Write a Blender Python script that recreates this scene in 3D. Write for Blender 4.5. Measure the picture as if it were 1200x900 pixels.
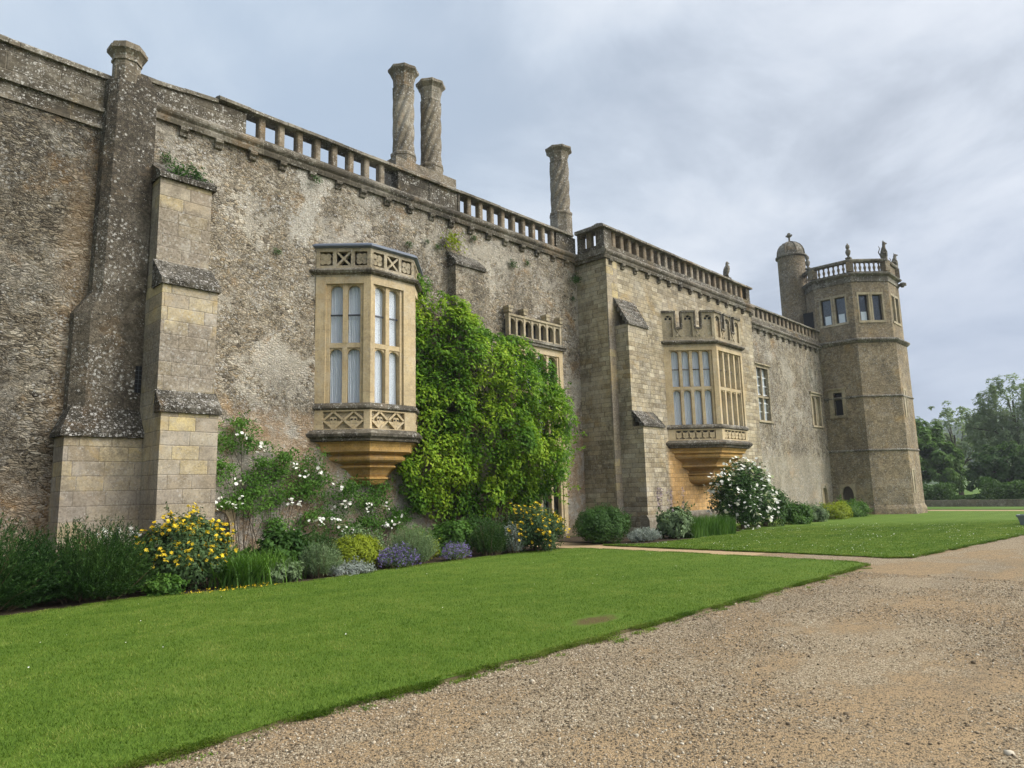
import bpy, math, random
import numpy as np
from mathutils import Matrix, Vector
for o in list(bpy.data.objects): bpy.data.objects.remove(o)
S = bpy.context.scene
C = S.collection
R = math.radians
rng = np.random.default_rng(7)
random.seed(7)

# ------------------------------------------------------------------ camera
PITCH, ROLL, YAW = 0.153005, -0.025025, 0.759633
rx = Vector((math.sin(YAW), -math.cos(YAW), 0))
fw = Vector((math.cos(YAW) * math.cos(PITCH), math.sin(YAW) * math.cos(PITCH), math.sin(PITCH)))
up = rx.cross(fw)
cr, sr = math.cos(ROLL), math.sin(ROLL)
right = rx * cr + up * sr
upr = up * cr - rx * sr
cam = bpy.data.cameras.new('camera')
cam.sensor_width = 36; cam.lens = 812 / 1200 * 36; cam.clip_start = 0.1; cam.clip_end = 6000
co = bpy.data.objects.new('camera', cam); C.objects.link(co)
co.matrix_world = Matrix(((right.x, upr.x, -fw.x, 0), (right.y, upr.y, -fw.y, 0), (right.z, upr.z, -fw.z, 1.65), (0, 0, 0, 1)))
S.camera = co

# ------------------------------------------------------------------ node helper
class NT:
    def __init__(s, tree): s.t = tree; s.n = tree.nodes; s.l = tree.links
    def new(s, typ, **kw):
        n = s.n.new(typ)
        for k, v in kw.items(): setattr(n, k, v)
        return n
    def put(s, sock, v):
        if v is None: return
        if isinstance(v, bpy.types.NodeSocket): s.l.new(v, sock)
        else:
            if isinstance(v, (tuple, list)) and len(v) == 3 and sock.type == 'RGBA': v = (*v, 1)
            sock.default_value = v
    def math(s, op, a, b=None, c=None, clamp=False):
        n = s.new('ShaderNodeMath', operation=op, use_clamp=clamp)
        s.put(n.inputs[0], a); s.put(n.inputs[1], b)
        if c is not None: s.put(n.inputs[2], c)
        return n.outputs[0]
    def vmath(s, op, a, b=None, sc=None):
        n = s.new('ShaderNodeVectorMath', operation=op)
        s.put(n.inputs[0], a)
        if b is not None: s.put(n.inputs[1], b)
        if sc is not None: s.put(n.inputs['Scale'], sc)
        return n.outputs['Value'] if op in ('DOT_PRODUCT', 'LENGTH') else n.outputs[0]
    def sep(s, v):
        n = s.new('ShaderNodeSeparateXYZ'); s.put(n.inputs[0], v); return n.outputs
    def comb(s, x, y, z):
        n = s.new('ShaderNodeCombineXYZ')
        for i, a in enumerate((x, y, z)): s.put(n.inputs[i], a)
        return n.outputs[0]
    def noise(s, v, scale, detail=4, rough=.55, dist=0, col=False):
        n = s.new('ShaderNodeTexNoise'); s.put(n.inputs['Vector'], v)
        n.inputs['Scale'].default_value = scale; n.inputs['Detail'].default_value = detail
        n.inputs['Roughness'].default_value = rough; n.inputs['Distortion'].default_value = dist
        return n.outputs['Color'] if col else n.outputs[0]
    def voro(s, v, scale, feature='F1', rnd=1):
        n = s.new('ShaderNodeTexVoronoi', feature=feature); s.put(n.inputs['Vector'], v)
        n.inputs['Scale'].default_value = scale; n.inputs['Randomness'].default_value = rnd
        return n.outputs
    def step(s, x, a, b):
        n = s.new('ShaderNodeMapRange', interpolation_type='SMOOTHSTEP'); s.put(n.inputs['Value'], x)
        n.inputs['From Min'].default_value = a; n.inputs['From Max'].default_value = b
        return n.outputs[0]
    def ramp(s, f, stops, interp='LINEAR'):
        n = s.new('ShaderNodeValToRGB'); s.put(n.inputs[0], f); cr_ = n.color_ramp; cr_.interpolation = interp
        while len(cr_.elements) < len(stops): cr_.elements.new(.5)
        for e, (p, c) in zip(cr_.elements, stops): e.position = p; e.color = (*c, 1)
        return n.outputs[0]
    def mix(s, f, a, b, blend='MIX'):
        n = s.new('ShaderNodeMix', data_type='RGBA', blend_type=blend)
        s.put(n.inputs[0], f); s.put(n.inputs[6], a); s.put(n.inputs[7], b)
        return n.outputs[2]

def newmat(name):
    m = bpy.data.materials.new(name); m.use_nodes = True
    t = NT(m.node_tree); t.n.clear()
    out = t.new('ShaderNodeOutputMaterial')
    return m, t, out
def pbsdf(t, out, col, rough=.85, bump=None, bstr=.5, bdist=.02, spec=.3):
    b = t.new('ShaderNodeBsdfPrincipled')
    t.put(b.inputs['Base Color'], col); t.put(b.inputs['Roughness'], rough)
    b.inputs['Specular IOR Level'].default_value = spec
    if bump is not None:
        bn = t.new('ShaderNodeBump'); bn.inputs['Strength'].default_value = bstr; bn.inputs['Distance'].default_value = bdist
        t.put(bn.inputs['Height'], bump); t.l.new(bn.outputs[0], b.inputs['Normal'])
    t.l.new(b.outputs[0], out.inputs[0])
    return b
def hexc(r, g, b):
    f = lambda c: (c / 255 / 12.92) if c / 255 <= .04045 else ((c / 255 + .055) / 1.055) ** 2.4
    return (f(r), f(g), f(b))

# ------------------------------------------------------------------ sky, sun, exposure
SUN_EL, SUN_AZ = R(40), R(-56)          # azimuth measured from +X towards +Y: the sun is behind the camera's right
sd = Vector((math.cos(SUN_EL) * math.cos(SUN_AZ), math.cos(SUN_EL) * math.sin(SUN_AZ), math.sin(SUN_EL)))
W = bpy.data.worlds.new('World'); S.world = W; W.use_nodes = True
t = NT(W.node_tree); t.n.clear()
wo = t.new('ShaderNodeOutputWorld'); bg = t.new('ShaderNodeBackground')
sky = t.new('ShaderNodeTexSky', sky_type='NISHITA'); sky.sun_disc = False
sky.sun_elevation = SUN_EL; sky.sun_rotation = math.atan2(sd.x, sd.y); sky.air_density = 1.2; sky.dust_density = 2
tc = t.new('ShaderNodeTexCoord').outputs['Generated']
d = t.vmath('NORMALIZE', tc); x, y, z = t.sep(d)
zc = t.math('MAXIMUM', z, 0.0)
den = t.math('ADD', zc, 0.22)
cv = t.comb(t.math('DIVIDE', x, den), t.math('DIVIDE', y, den), 0)
n1 = t.noise(cv, 1.5, 8, .56, .35); n2 = t.noise(t.vmath('ADD', cv, (4.3, 1.7, 2.)), .55, 4, .5)
cl = t.math('ADD', t.math('MULTIPLY', n1, .55), t.math('MULTIPLY', n2, .45))
# bluer and paler on the left of the view, greyer towards the right, heavy slate band low on the right
azr = t.vmath('DOT_PRODUCT', d, tuple(rx))
side = t.step(azr, -.35, .55)
colA = t.ramp(t.step(cl, .38, .60), [(0, hexc(170, 187, 207)), (.5, hexc(188, 202, 218)), (1, hexc(208, 217, 228))])
colB = t.ramp(t.step(cl, .40, .60), [(0, hexc(163, 172, 186)), (.45, hexc(195, 203, 215)), (1, hexc(222, 227, 235))])
col = t.mix(side, colA, colB)
low = t.math('MULTIPLY', t.math('SUBTRACT', t.step(z, .01, .10), t.step(z, .14, .42)), t.step(azr, .1, .55))
col = t.mix(t.math('MULTIPLY', low, .6), col, hexc(140, 157, 185))
hz = t.math('SUBTRACT', 1, t.step(z, -.02, .10))
col = t.mix(t.math('MULTIPLY', hz, .8), col, hexc(196, 212, 232))
# overcast vault boosted overhead and round the sun, out of view, to light walls
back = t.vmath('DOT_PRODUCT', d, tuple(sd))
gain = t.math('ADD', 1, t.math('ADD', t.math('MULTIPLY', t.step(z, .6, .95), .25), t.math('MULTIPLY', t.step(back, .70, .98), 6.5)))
nis = t.vmath('SCALE', sky.outputs[0], sc=.08)
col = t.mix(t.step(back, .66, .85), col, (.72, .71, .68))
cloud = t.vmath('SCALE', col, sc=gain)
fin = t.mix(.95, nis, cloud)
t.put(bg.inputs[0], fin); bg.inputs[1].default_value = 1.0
t.l.new(bg.outputs[0], wo.inputs[0])

sun = bpy.data.lights.new('sun', 'SUN'); sun.energy = 1.5; sun.angle = R(18); sun.color = (1, .965, .91)
so = bpy.data.objects.new('sun', sun); C.objects.link(so)
so.rotation_euler = (-sd).to_track_quat('-Z', 'Y').to_euler()
S.view_settings.view_transform = 'Standard'; S.view_settings.look = 'None'
S.view_settings.exposure = 0.26; S.view_settings.gamma = 1; S.view_settings.use_curve_mapping = False
S.render.engine = 'CYCLES'

# ------------------------------------------------------------------ mesh helpers
class MB:
    def __init__(s): s.v = []; s.f = []; s.arr = []; s.multi_ = []
    def add(s, vs, fs):
        o = len(s.v); s.v += [tuple(map(float, p)) for p in vs]; s.f += [tuple(o + i for i in f) for f in fs]
    def box(s, x0, x1, y0, y1, z0, z1):
        s.add([(x0, y0, z0), (x1, y0, z0), (x1, y1, z0), (x0, y1, z0), (x0, y0, z1), (x1, y0, z1), (x1, y1, z1), (x0, y1, z1)],
              [(0, 3, 2, 1), (4, 5, 6, 7), (0, 1, 5, 4), (1, 2, 6, 5), (2, 3, 7, 6), (3, 0, 4, 7)])
    def prism(s, poly, z0, z1):
        n = len(poly)
        s.add([(p[0], p[1], z0) for p in poly] + [(p[0], p[1], z1) for p in poly],
              [tuple(range(n))[::-1], tuple(range(n, 2 * n))] + [(i, (i + 1) % n, n + (i + 1) % n, n + i) for i in range(n)])
    def loft(s, rings, cap=True, closed=True):
        n = len(rings[0]); vs = [p for r in rings for p in r]; fs = []
        for k in range(len(rings) - 1):
            for i in range(n if closed else n - 1):
                j = (i + 1) % n; fs.append((k * n + i, k * n + j, (k + 1) * n + j, (k + 1) * n + i))
        if cap: fs += [tuple(range(n))[::-1], tuple((len(rings) - 1) * n + i for i in range(n))]
        s.add(vs, fs)
    def xprofile(s, prof, x0, x1):           # prof: (y, z) outline swept along X
        s.loft([[(x0, p[0], p[1]) for p in prof], [(x1, p[0], p[1]) for p in prof]])
    def lathe(s, prof, cx, cy, n=14, rot=0):
        s.loft([[(cx + r * math.cos(rot + 2 * math.pi * i / n), cy + r * math.sin(rot + 2 * math.pi * i / n), z) for i in range(n)] for r, z in prof])
    def tube(s, pts, r0, r1, n=6):
        pts = [Vector(p) for p in pts]; rings = []
        for i, p in enumerate(pts):
            a = pts[max(i - 1, 0)]; b = pts[min(i + 1, len(pts) - 1)]; dd = (b - a)
            dd = dd.normalized() if dd.length > 1e-9 else Vector((0, 0, 1))
            q = dd.orthogonal().normalized(); w = dd.cross(q); r = r0 + (r1 - r0) * i / max(len(pts) - 1, 1)
            rings.append([tuple(p + (q * math.cos(2 * math.pi * k / n) + w * math.sin(2 * math.pi * k / n)) * r) for k in range(n)])
        s.loft(rings)
    def quads(s, A): s.arr.append(np.asarray(A, np.float32).reshape(-1, 4, 3))     # N x 4 x 3
    def multi(s, V, Q):                                                           # N x K x 3 points, one quad list shared by all N
        V = np.asarray(V, np.float32); N, K = V.shape[:2]; Q = np.asarray(Q, np.int32)
        s.multi_.append((V.reshape(-1, 3), (Q[None] + (np.arange(N, dtype=np.int32) * K)[:, None, None]).reshape(-1, 4)))
    def strips(s, A):                                                             # N blades x K rows x 2 x 3
        A = np.asarray(A, np.float32); N, K = A.shape[:2]
        s.multi(A.reshape(N, K * 2, 3), [(2 * k, 2 * k + 1, 2 * k + 3, 2 * k + 2) for k in range(K - 1)])
    def mesh(s, name, off=(0, 0, 0), smooth=False):
        me = bpy.data.meshes.new(name); off = np.array(off, np.float32)
        if s.arr or s.multi_:
            vs = [np.array(s.v, np.float32).reshape(-1, 3)]; nv = len(s.v); qs = []
            for A in s.arr:
                vs.append(A.reshape(-1, 3)); k = len(A) * 4; qs.append(np.arange(k, dtype=np.int32) + nv); nv += k
            for V_, Q_ in s.multi_: vs.append(V_); qs.append(Q_.ravel() + nv); nv += len(V_)
            v = np.concatenate(vs) - off; q = np.concatenate(qs)
            li = np.concatenate([np.array([i for f in s.f for i in f], np.int32), q]).astype(np.int32)
            lt = np.concatenate([np.array([len(f) for f in s.f], np.int32), np.full(len(q) // 4, 4, np.int32)]).astype(np.int32)
            me.vertices.add(len(v)); me.vertices.foreach_set('co', v.astype(np.float32).ravel())
            me.loops.add(len(li)); me.loops.foreach_set('vertex_index', li)
            me.polygons.add(len(lt)); st = np.zeros(len(lt), np.int32); st[1:] = np.cumsum(lt)[:-1]
            me.polygons.foreach_set('loop_start', st)
            me.update(calc_edges=True)
        else:
            me.from_pydata([(p[0] - off[0], p[1] - off[1], p[2] - off[2]) for p in s.v], [], s.f)
        if smooth: me.polygons.foreach_set('use_smooth', [True] * len(me.polygons))
        me.update(); return me

def wloc(o):
    p = Vector((0, 0, 0))
    while o is not None: p = p + o.location; o = o.parent
    return p
def obj(name, mb, mat, parent=None, smooth=False, label=None, loc=None):
    base = wloc(parent) if parent else Vector(loc or (0, 0, 0))
    o = bpy.data.objects.new(name, mb.mesh(name, base, smooth)); C.objects.link(o)
    o.data.materials.append(mat)
    if parent: o.parent = parent
    elif loc: o.location = loc
    if label: o['label'] = label
    return o
def thing(name, label, cat, loc=(0, 0, 0), group=None):
    o = bpy.data.objects.new(name, None); C.objects.link(o); o.location = loc; o.empty_display_size = .3
    o['label'] = label; o['category'] = cat
    if group: o['group'] = group
    return o
def tag(o, label, cat, group=None):
    o['label'] = label; o['category'] = cat
    if group: o['group'] = group
    return o
def struct(o, kind='structure'): o['kind'] = kind; return o
def inst(o, parent, pos):                 # a copy of a part sharing its mesh, at a world position
    c = o.copy(); C.objects.link(c); c.parent = parent; c.location = Vector(pos) - wloc(parent); return c

def join(o, mb, mat):
    import bmesh
    b = bmesh.new(); b.from_mesh(o.data); n0 = len(b.faces); base = o.matrix_basis.translation + (wloc(o.parent) if o.parent else Vector())
    me2 = mb.mesh('tmp', base); b.from_mesh(me2); b.faces.ensure_lookup_table()
    o.data.materials.append(mat)
    for f in b.faces[n0:]: f.material_index = len(o.data.materials) - 1
    b.to_mesh(o.data); b.free(); bpy.data.meshes.remove(me2)
class Face:                               # a wall plane: u runs along it, d points out of it
    def __init__(s, O, U, N): s.O, s.U, s.N = np.array(O, float), np.array(U, float), np.array(N, float)
    def p(s, u, z, d=0): q = s.O + u * s.U + d * s.N; return (q[0], q[1], z)
    def box(s, mb, u0, u1, z0, z1, d0, d1):
        mb.add([s.p(u0, z0, d1), s.p(u1, z0, d1), s.p(u1, z0, d0), s.p(u0, z0, d0), s.p(u0, z1, d1), s.p(u1, z1, d1), s.p(u1, z1, d0), s.p(u0, z1, d0)],
               [(0, 3, 2, 1), (4, 5, 6, 7), (0, 1, 5, 4), (1, 2, 6, 5), (2, 3, 7, 6), (3, 0, 4, 7)])
    def poly(s, mb, pts, d0, d1):
        n = len(pts)
        mb.add([s.p(u, z, d1) for u, z in pts] + [s.p(u, z, d0) for u, z in pts],
               [tuple(range(n)), tuple(range(n, 2 * n))[::-1]] + [(i, n + i, n + (i + 1) % n, (i + 1) % n) for i in range(n)])
    def bar(s, mb, a, b, w, d0, d1):
        dx, dz = b[0] - a[0], b[1] - a[1]; L = math.hypot(dx, dz); px, pz = -dz / L * w / 2, dx / L * w / 2
        s.poly(mb, [(a[0] - px, a[1] - pz), (b[0] - px, b[1] - pz), (b[0] + px, b[1] + pz), (a[0] + px, a[1] + pz)], d0, d1)
    def arch(s, mb, u0, u1, zs, za, zt, d0, d1, n=12, pw=2.2):   # plate above an arched head: springs at zs, apex za, top zt
        c, h = (u0 + u1) / 2, (u1 - u0) / 2
        T = [-1 + 2 * i / n for i in range(n + 1)]
        A = [(c + h * q, zs + (za - zs) * max(0, 1 - abs(q) ** pw) ** (1 / 1.7)) for q in T]
        for (a, b) in zip(A[:-1], A[1:]):
            mb.add([s.p(a[0], a[1], d1), s.p(b[0], b[1], d1), s.p(b[0], zt, d1), s.p(a[0], zt, d1),
                    s.p(a[0], a[1], d0), s.p(b[0], b[1], d0), s.p(b[0], zt, d0), s.p(a[0], zt, d0)],
                   [(0, 1, 2, 3), (7, 6, 5, 4), (0, 4, 5, 1)])
        mb.add([s.p(u0, zt, d0), s.p(u1, zt, d0), s.p(u1, zt, d1), s.p(u0, zt, d1)], [(0, 1, 2, 3)])
    def ngon(s, mb, uc, zc, r, n, d0, d1, rot=0):
        s.poly(mb, [(uc + r * math.cos(rot + 2 * math.pi * i / n), zc + r * math.sin(rot + 2 * math.pi * i / n)) for i in range(n)], d0, d1)
    def sheet(s, mb, u0, u1, z0, z1, holes=(), depth=.3, res=.5, amp=0., rise=None):
        us = {u0, u1}; zs = {z0, z1}
        for h in holes: us |= {h[0], h[1]}; zs |= {h[2], h[3]}
        def fill(v):
            v = sorted(v); out = []
            for a, b in zip(v[:-1], v[1:]):
                k = max(1, int(round((b - a) / res))); out += [a + (b - a) * i / k for i in range(k)]
            return out + [v[-1]]
        us, zs = fill(us), fill(zs)
        def wob(u, z):
            if not amp: return 0
            e = min(1, (u - u0) / .4, (u1 - u) / .4); e = max(e, 0)
            for h in holes:
                if h[0] - .3 < u < h[1] + .3 and h[2] - .3 < z < h[3] + .3: return 0
            return amp * e * (math.sin(u * 1.7 + z * .9) + math.sin(u * .63 - z * 1.3 + 2) + .7 * math.sin(u * 4.1 + 1.1 * z) + .7 * math.sin(3.7 * z - 1.3 * u)) / 2.4
        nu, nz = len(us), len(zs)
        vs = [s.p(u, z, wob(u, z)) for z in zs for u in us]; fs = []
        for j in range(nz - 1):
            for i in range(nu - 1):
                cu, cz = (us[i] + us[i + 1]) / 2, (zs[j] + zs[j + 1]) / 2
                if any(h[0] < cu < h[1] and h[2] < cz < h[3] for h in holes): continue
                fs.append((j * nu + i, j * nu + i + 1, (j + 1) * nu + i + 1, (j + 1) * nu + i))
        mb.add(vs, fs)
        for h in holes:
            a, b, c, e = h[:4]; dp = h[4] if len(h) > 4 else depth
            mb.add([s.p(a, c), s.p(b, c), s.p(b, e), s.p(a, e), s.p(a, c, -dp), s.p(b, c, -dp), s.p(b, e, -dp), s.p(a, e, -dp)],
                   [(0, 4, 5, 1), (1, 5, 6, 2), (2, 6, 7, 3), (3, 7, 4, 0)])

# ------------------------------------------------------------------ materials
def stone(name, tones, mode='rubble', sc=(5, 11), ash=(.55, .3), mortar=(.26, .23, .18), mw=(.02, .09), dark=(.06, .052, .042), darkamt=.4,
          lime=.3, limecol=(.50, .46, .385), ochre=.25, ochrecol=(.36, .2, .07), top=None, speck=.4, bump=.6, bd=.03, extra=None, spk=(.5, .48, .44), joint=1.0, con=.9, lich=.4, lichcol=(.36, .33, .275), spt=.60, pit=.45):
    m, t, out = newmat(name)
    P = t.new('ShaderNodeNewGeometry').outputs['Position']
    X, Y, Z = t.sep(P)
    w = t.vmath('SCALE', t.vmath('SUBTRACT', t.noise(P, 2.2, 3, col=True), (.5, .5, .5)), sc=.22)
    Pw = t.vmath('ADD', P, w)
    lam = None
    if mode == 'rubble':
        Pw = t.vmath('ADD', Pw, t.vmath('SCALE', t.vmath('SUBTRACT', t.noise(P, 6.5, 4, .65, col=True), (.5, .5, .5)), sc=.10))
        V = t.vmath('MULTIPLY', Pw, (sc[0], sc[0], sc[1]))
        vo = t.voro(V, 1); ed = t.voro(V, 1, 'DISTANCE_TO_EDGE')[0]
        V2 = t.vmath('MULTIPLY', Pw, (sc[0] * 1.9, sc[0] * 1.9, sc[1] * 1.7)); vo2 = t.voro(V2, 1); ed2 = t.voro(V2, 1, 'DISTANCE_TO_EDGE')[0]
        pick = t.step(t.noise(t.vmath('ADD', P, (9, 2, 4)), 1.3, 4, .6), .46, .54)
        rnd = t.math('ADD', t.math('MULTIPLY', t.sep(vo['Color'])[0], t.math('SUBTRACT', 1, pick)), t.math('MULTIPLY', t.sep(vo2['Color'])[0], pick))
        ed = t.math('ADD', t.math('MULTIPLY', ed, t.math('SUBTRACT', 1, pick)), t.math('MULTIPLY', ed2, pick))
        jm = t.step(t.noise(t.vmath('ADD', P, (1, 8, 3)), 2.3, 5, .7), .36, .58)           # joints stand open here, are flush there
        joint_m = t.math('SUBTRACT', 1, t.math('MULTIPLY', t.math('SUBTRACT', 1, t.step(ed, *mw)), jm))
        lam = t.noise(t.vmath('MULTIPLY', Pw, (sc[0] * 1.2, sc[0] * 1.2, sc[1] * 1.5)), 1, 5, .7)
        hgt = t.math('ADD', t.math('MULTIPLY', t.step(ed, 0, .22), .7), t.math('ADD', t.math('MULTIPLY', rnd, .5), t.math('MULTIPLY', lam, .7)))
    else:
        u = t.math('SUBTRACT', X, t.math('MULTIPLY', Y, .62))
        jx, jy, jz = t.sep(t.vmath('SCALE', w, sc=.09))
        u = t.math('ADD', u, jx); v = t.math('ADD', Z, jz)
        r_ = t.math('FLOOR', t.math('DIVIDE', v, ash[1]))
        wn = t.new('ShaderNodeTexWhiteNoise', noise_dimensions='1D'); t.put(wn.inputs['W'], r_)
        wsc = t.math('ADD', .75, t.math('MULTIPLY', wn.outputs[0], .5))
        uu = t.math('ADD', t.math('MULTIPLY', t.math('DIVIDE', u, ash[0]), wsc), t.math('MULTIPLY', wn.outputs[0], 7.3))
        c_ = t.math('FLOOR', uu)
        wn2 = t.new('ShaderNodeTexWhiteNoise', noise_dimensions='2D'); t.put(wn2.inputs['Vector'], t.comb(c_, r_, 0))
        rnd = wn2.outputs[0]
        fx = t.math('SUBTRACT', .5, t.math('ABSOLUTE', t.math('SUBTRACT', t.math('FRACT', uu), .5)))
        fz = t.math('SUBTRACT', .5, t.math('ABSOLUTE', t.math('SUBTRACT', t.math('FRACT', t.math('DIVIDE', v, ash[1])), .5)))
        e = t.math('MINIMUM', t.math('MULTIPLY', fx, ash[0]), t.math('MULTIPLY', fz, ash[1]))
        joint_m = t.step(e, .004, .014); hgt = t.step(e, 0, .02)
        joint_m = t.math('SUBTRACT', 1, t.math('MULTIPLY', t.math('SUBTRACT', 1, joint_m), joint))
    n = len(tones); col = t.ramp(rnd, [(i / (n - 1) if n > 1 else 0, c) for i, c in enumerate(tones)])
    col = t.mix(joint_m, mortar, col)
    fine = t.noise(P, 24, 6, .75); mid = t.noise(P, 3.6, 7, .7, .4)
    g = t.math('ADD', 1 - con * .5, t.math('ADD', t.math('MULTIPLY', t.step(fine, .30, .70), con * .55), t.math('MULTIPLY', t.step(mid, .32, .68), con * .45)))
    col = t.vmath('MULTIPLY', col, t.comb(g, g, g))
    # weathering: ochre iron stain, lime wash remnants, dark crust, pale lichen
    if ochre:
        o_ = t.step(t.noise(t.vmath('ADD', P, (13, 5, 2)), .8, 6, .62, .6), .56, .70)
        col = t.mix(t.math('MULTIPLY', o_, ochre), col, ochrecol)
    if lime:
        l_ = t.step(t.math('ADD', t.math('MULTIPLY', t.noise(t.vmath('ADD', P, (3, 1, 7)), .55, 7, .66, .5), .7), t.math('MULTIPLY', t.noise(P, 7, 5, .75), .3)), .525, .565)
        col = t.mix(t.math('MULTIPLY', l_, lime), col, limecol)
    if darkamt:
        dk = t.noise(t.vmath('MULTIPLY', t.vmath('ADD', P, (31, 11, 4)), (1, 1, .55)), .62, 7, .68, .3)
        th = t.step(dk, .44, .64)
        if top:
            zz = t.math('ADD', Z, t.math('MULTIPLY', t.math('SUBTRACT', t.noise(P, .9, 5, .6), .5), 2.6))
            th = t.math('MAXIMUM', th, t.math('MULTIPLY', t.step(zz, *top), 1.25), clamp=True)
        fk = t.step(t.noise(P, 10, 5, .72), .30, .62)
        col = t.mix(t.math('MULTIPLY', t.math('MULTIPLY', th, fk), darkamt), col, dark)
    if extra: col = extra(t, P, X, Y, Z, col)
    if lich:
        q_ = t.noise(t.vmath('ADD', P, (17, 3, 9)), 3.0, 8, .74, .2)
        q2 = t.step(t.noise(t.vmath('ADD', P, (2, 9, 5)), .7, 3), .40, .6)
        col = t.mix(t.math('MULTIPLY', t.math('MULTIPLY', t.step(q_, .54, .60), t.math('ADD', .35, t.math('MULTIPLY', q2, .65))), lich), col, lichcol)
    if speck:      # crisp crustose lichen discs in two sizes, gathered in colonies, and dark pits
        gate = t.step(t.noise(P, 1.1, 4, .6), .36, .60)
        Pl = t.vmath('ADD', P, t.vmath('SCALE', t.vmath('SUBTRACT', t.noise(P, 30, 3, .7, col=True), (.5, .5, .5)), sc=.11))
        for scl, rr, keep in ((11, .34, .62), (26, .36, .55)):
            v_ = t.voro(Pl, scl); rc = t.sep(v_['Color'])
            m_ = t.math('MULTIPLY', t.math('SUBTRACT', 1, t.step(v_[0], rr - .06, rr)), t.math('GREATER_THAN', t.math('MULTIPLY', rc[1], t.math('ADD', .45, t.math('MULTIPLY', gate, .55))), keep + (.6 - spt) * 3))
            col = t.mix(t.math('MULTIPLY', m_, speck), col, t.mix(rc[2], spk, tuple(q * .62 for q in spk)))
        v_ = t.voro(t.vmath('ADD', Pl, (3.3, 1.2, 5.1)), 17); rc = t.sep(v_['Color'])
        m_ = t.math('MULTIPLY', t.math('SUBTRACT', 1, t.step(v_[0], .22, .34)), t.math('GREATER_THAN', rc[0], .66))
        col = t.mix(t.math('MULTIPLY', m_, pit), col, dark)
    bh = t.math('ADD', t.math('MULTIPLY', hgt, 1.0), t.math('ADD', t.math('MULTIPLY', fine, .5), t.math('MULTIPLY', mid, .9)))
    pbsdf(t, out, col, .92, bh, bump, bd, spec=.15)
    return m
M = {}
def worn(c, *k): return [tuple(a * q for a in c) for q in k]
def leftx(t, P, X, Y, Z, col):      # big ochre quoins near the foot and by the shaft of the far-left wall
    q = t.noise(P, 1.3, 4)
    k = t.math('MULTIPLY', t.math('SUBTRACT', 1, t.step(t.math('ADD', Z, q), 2.1, 2.9)), .55)
    k2 = t.math('MULTIPLY', t.math('MULTIPLY', t.step(t.math('ADD', X, t.math('MULTIPLY', q, .8)), 4.0, 4.5), t.math('SUBTRACT', 1, t.step(Z, 8.2, 9.5))), .6)
    return t.mix(t.math('MAXIMUM', k, k2), col, t.mix(.6, (.33, .20, .09), t.vmath('SCALE', col, sc=1.3)))
def ax(t, P, X, Y, Z, col):         # pale scar and patched plaster left of and below the first oriel
    q = t.noise(P, .9, 6, .65, .4)
    dx = t.math('ABSOLUTE', t.math('SUBTRACT', X, t.math('ADD', 9.1, t.math('MULTIPLY', t.math('SUBTRACT', Z, 8.), .35))))
    k = t.math('MULTIPLY', t.math('SUBTRACT', 1, t.step(t.math('ADD', dx, t.math('MULTIPLY', q, 1.8)), 1.1, 1.9)), t.step(Z, 7.3, 9.4))
    k = t.math('MULTIPLY', t.step(t.math('MULTIPLY', k, t.noise(t.vmath('ADD', P, (5, 5, 5)), 2.6, 8, .75)), .33, .42), t.step(t.noise(P, 13, 5, .75), .3, .55))
    col = t.mix(t.math('MULTIPLY', k, .8), col, t.mix(t.step(t.noise(P, 20, 4, .7), .35, .65), (.36, .33, .285), (.56, .53, .46)))
    k = t.math('MULTIPLY', t.math('SUBTRACT', 1, t.step(t.math('ADD', Z, t.math('MULTIPLY', q, 2.2)), 4.4, 5.2)), .5)
    return t.mix(k, col, t.mix(t.step(q, .45, .55), (.40, .27, .16), (.5, .46, .40)))
def bux(t, P, X, Y, Z, col):        # grey-brown crust on the lower half of each buttress stage, clean stone below the drips
    q = t.math('MULTIPLY', t.math('SUBTRACT', t.noise(P, 1.8, 6, .7), .5), 1.1); z = t.math('ADD', Z, q)
    k = t.math('MAXIMUM', t.math('MULTIPLY', t.step(z, 3.9, 4.3), t.math('SUBTRACT', 1, t.step(z, 5.2, 5.7))), t.math('MULTIPLY', t.step(z, 7.0, 7.3), t.math('SUBTRACT', 1, t.step(z, 8.2, 8.7))))
    k = t.math('MAXIMUM', k, t.math('MULTIPLY', t.math('SUBTRACT', 1, t.step(z, 1.5, 2.6)), .45))
    return t.mix(t.math('MULTIPLY', k, .8), col, t.mix(t.step(t.noise(P, 18, 5, .75), .35, .65), (.085, .07, .055), (.26, .22, .175)))
def bx(t, P, X, Y, Z, col):         # golden patch of renewed blocks under the second oriel
    q = t.math('MULTIPLY', t.math('SUBTRACT', t.noise(P, 1.6, 4), .5), .5)
    k = t.math('MULTIPLY', t.step(t.math('ADD', X, q), 26.0, 26.5), t.math('SUBTRACT', 1, t.step(t.math('ADD', X, q), 32.4, 32.9)))
    k = t.math('MULTIPLY', k, t.math('SUBTRACT', 1, t.step(t.math('ADD', Z, q), 3.4, 3.8)))
    return t.mix(t.math('MULTIPLY', k, .8), col, t.vmath('MULTIPLY', t.vmath('ADD', col, (.12, .12, .12)), (1.45, .95, .42)))
T_ = [(.065, .054, .04), (.215, .18, .132), (.33, .283, .205), (.125, .104, .077), (.43, .385, .31), (.28, .215, .132), (.17, .145, .11)]
M['left'] = stone('coursed_rubble_dark', [(.035, .029, .021), (.17, .139, .096), (.28, .234, .165), (.08, .066, .047), (.38, .335, .26), (.13, .107, .076)], sc=(6.5, 20), mw=(.0, .13), mortar=(.022, .018, .013),
                  darkamt=.75, lime=.2, ochre=.45, top=(5.5, 10.5), bump=.9, bd=.05, extra=leftx, speck=.6, con=1.0, lich=.4, spt=.59)
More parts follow.
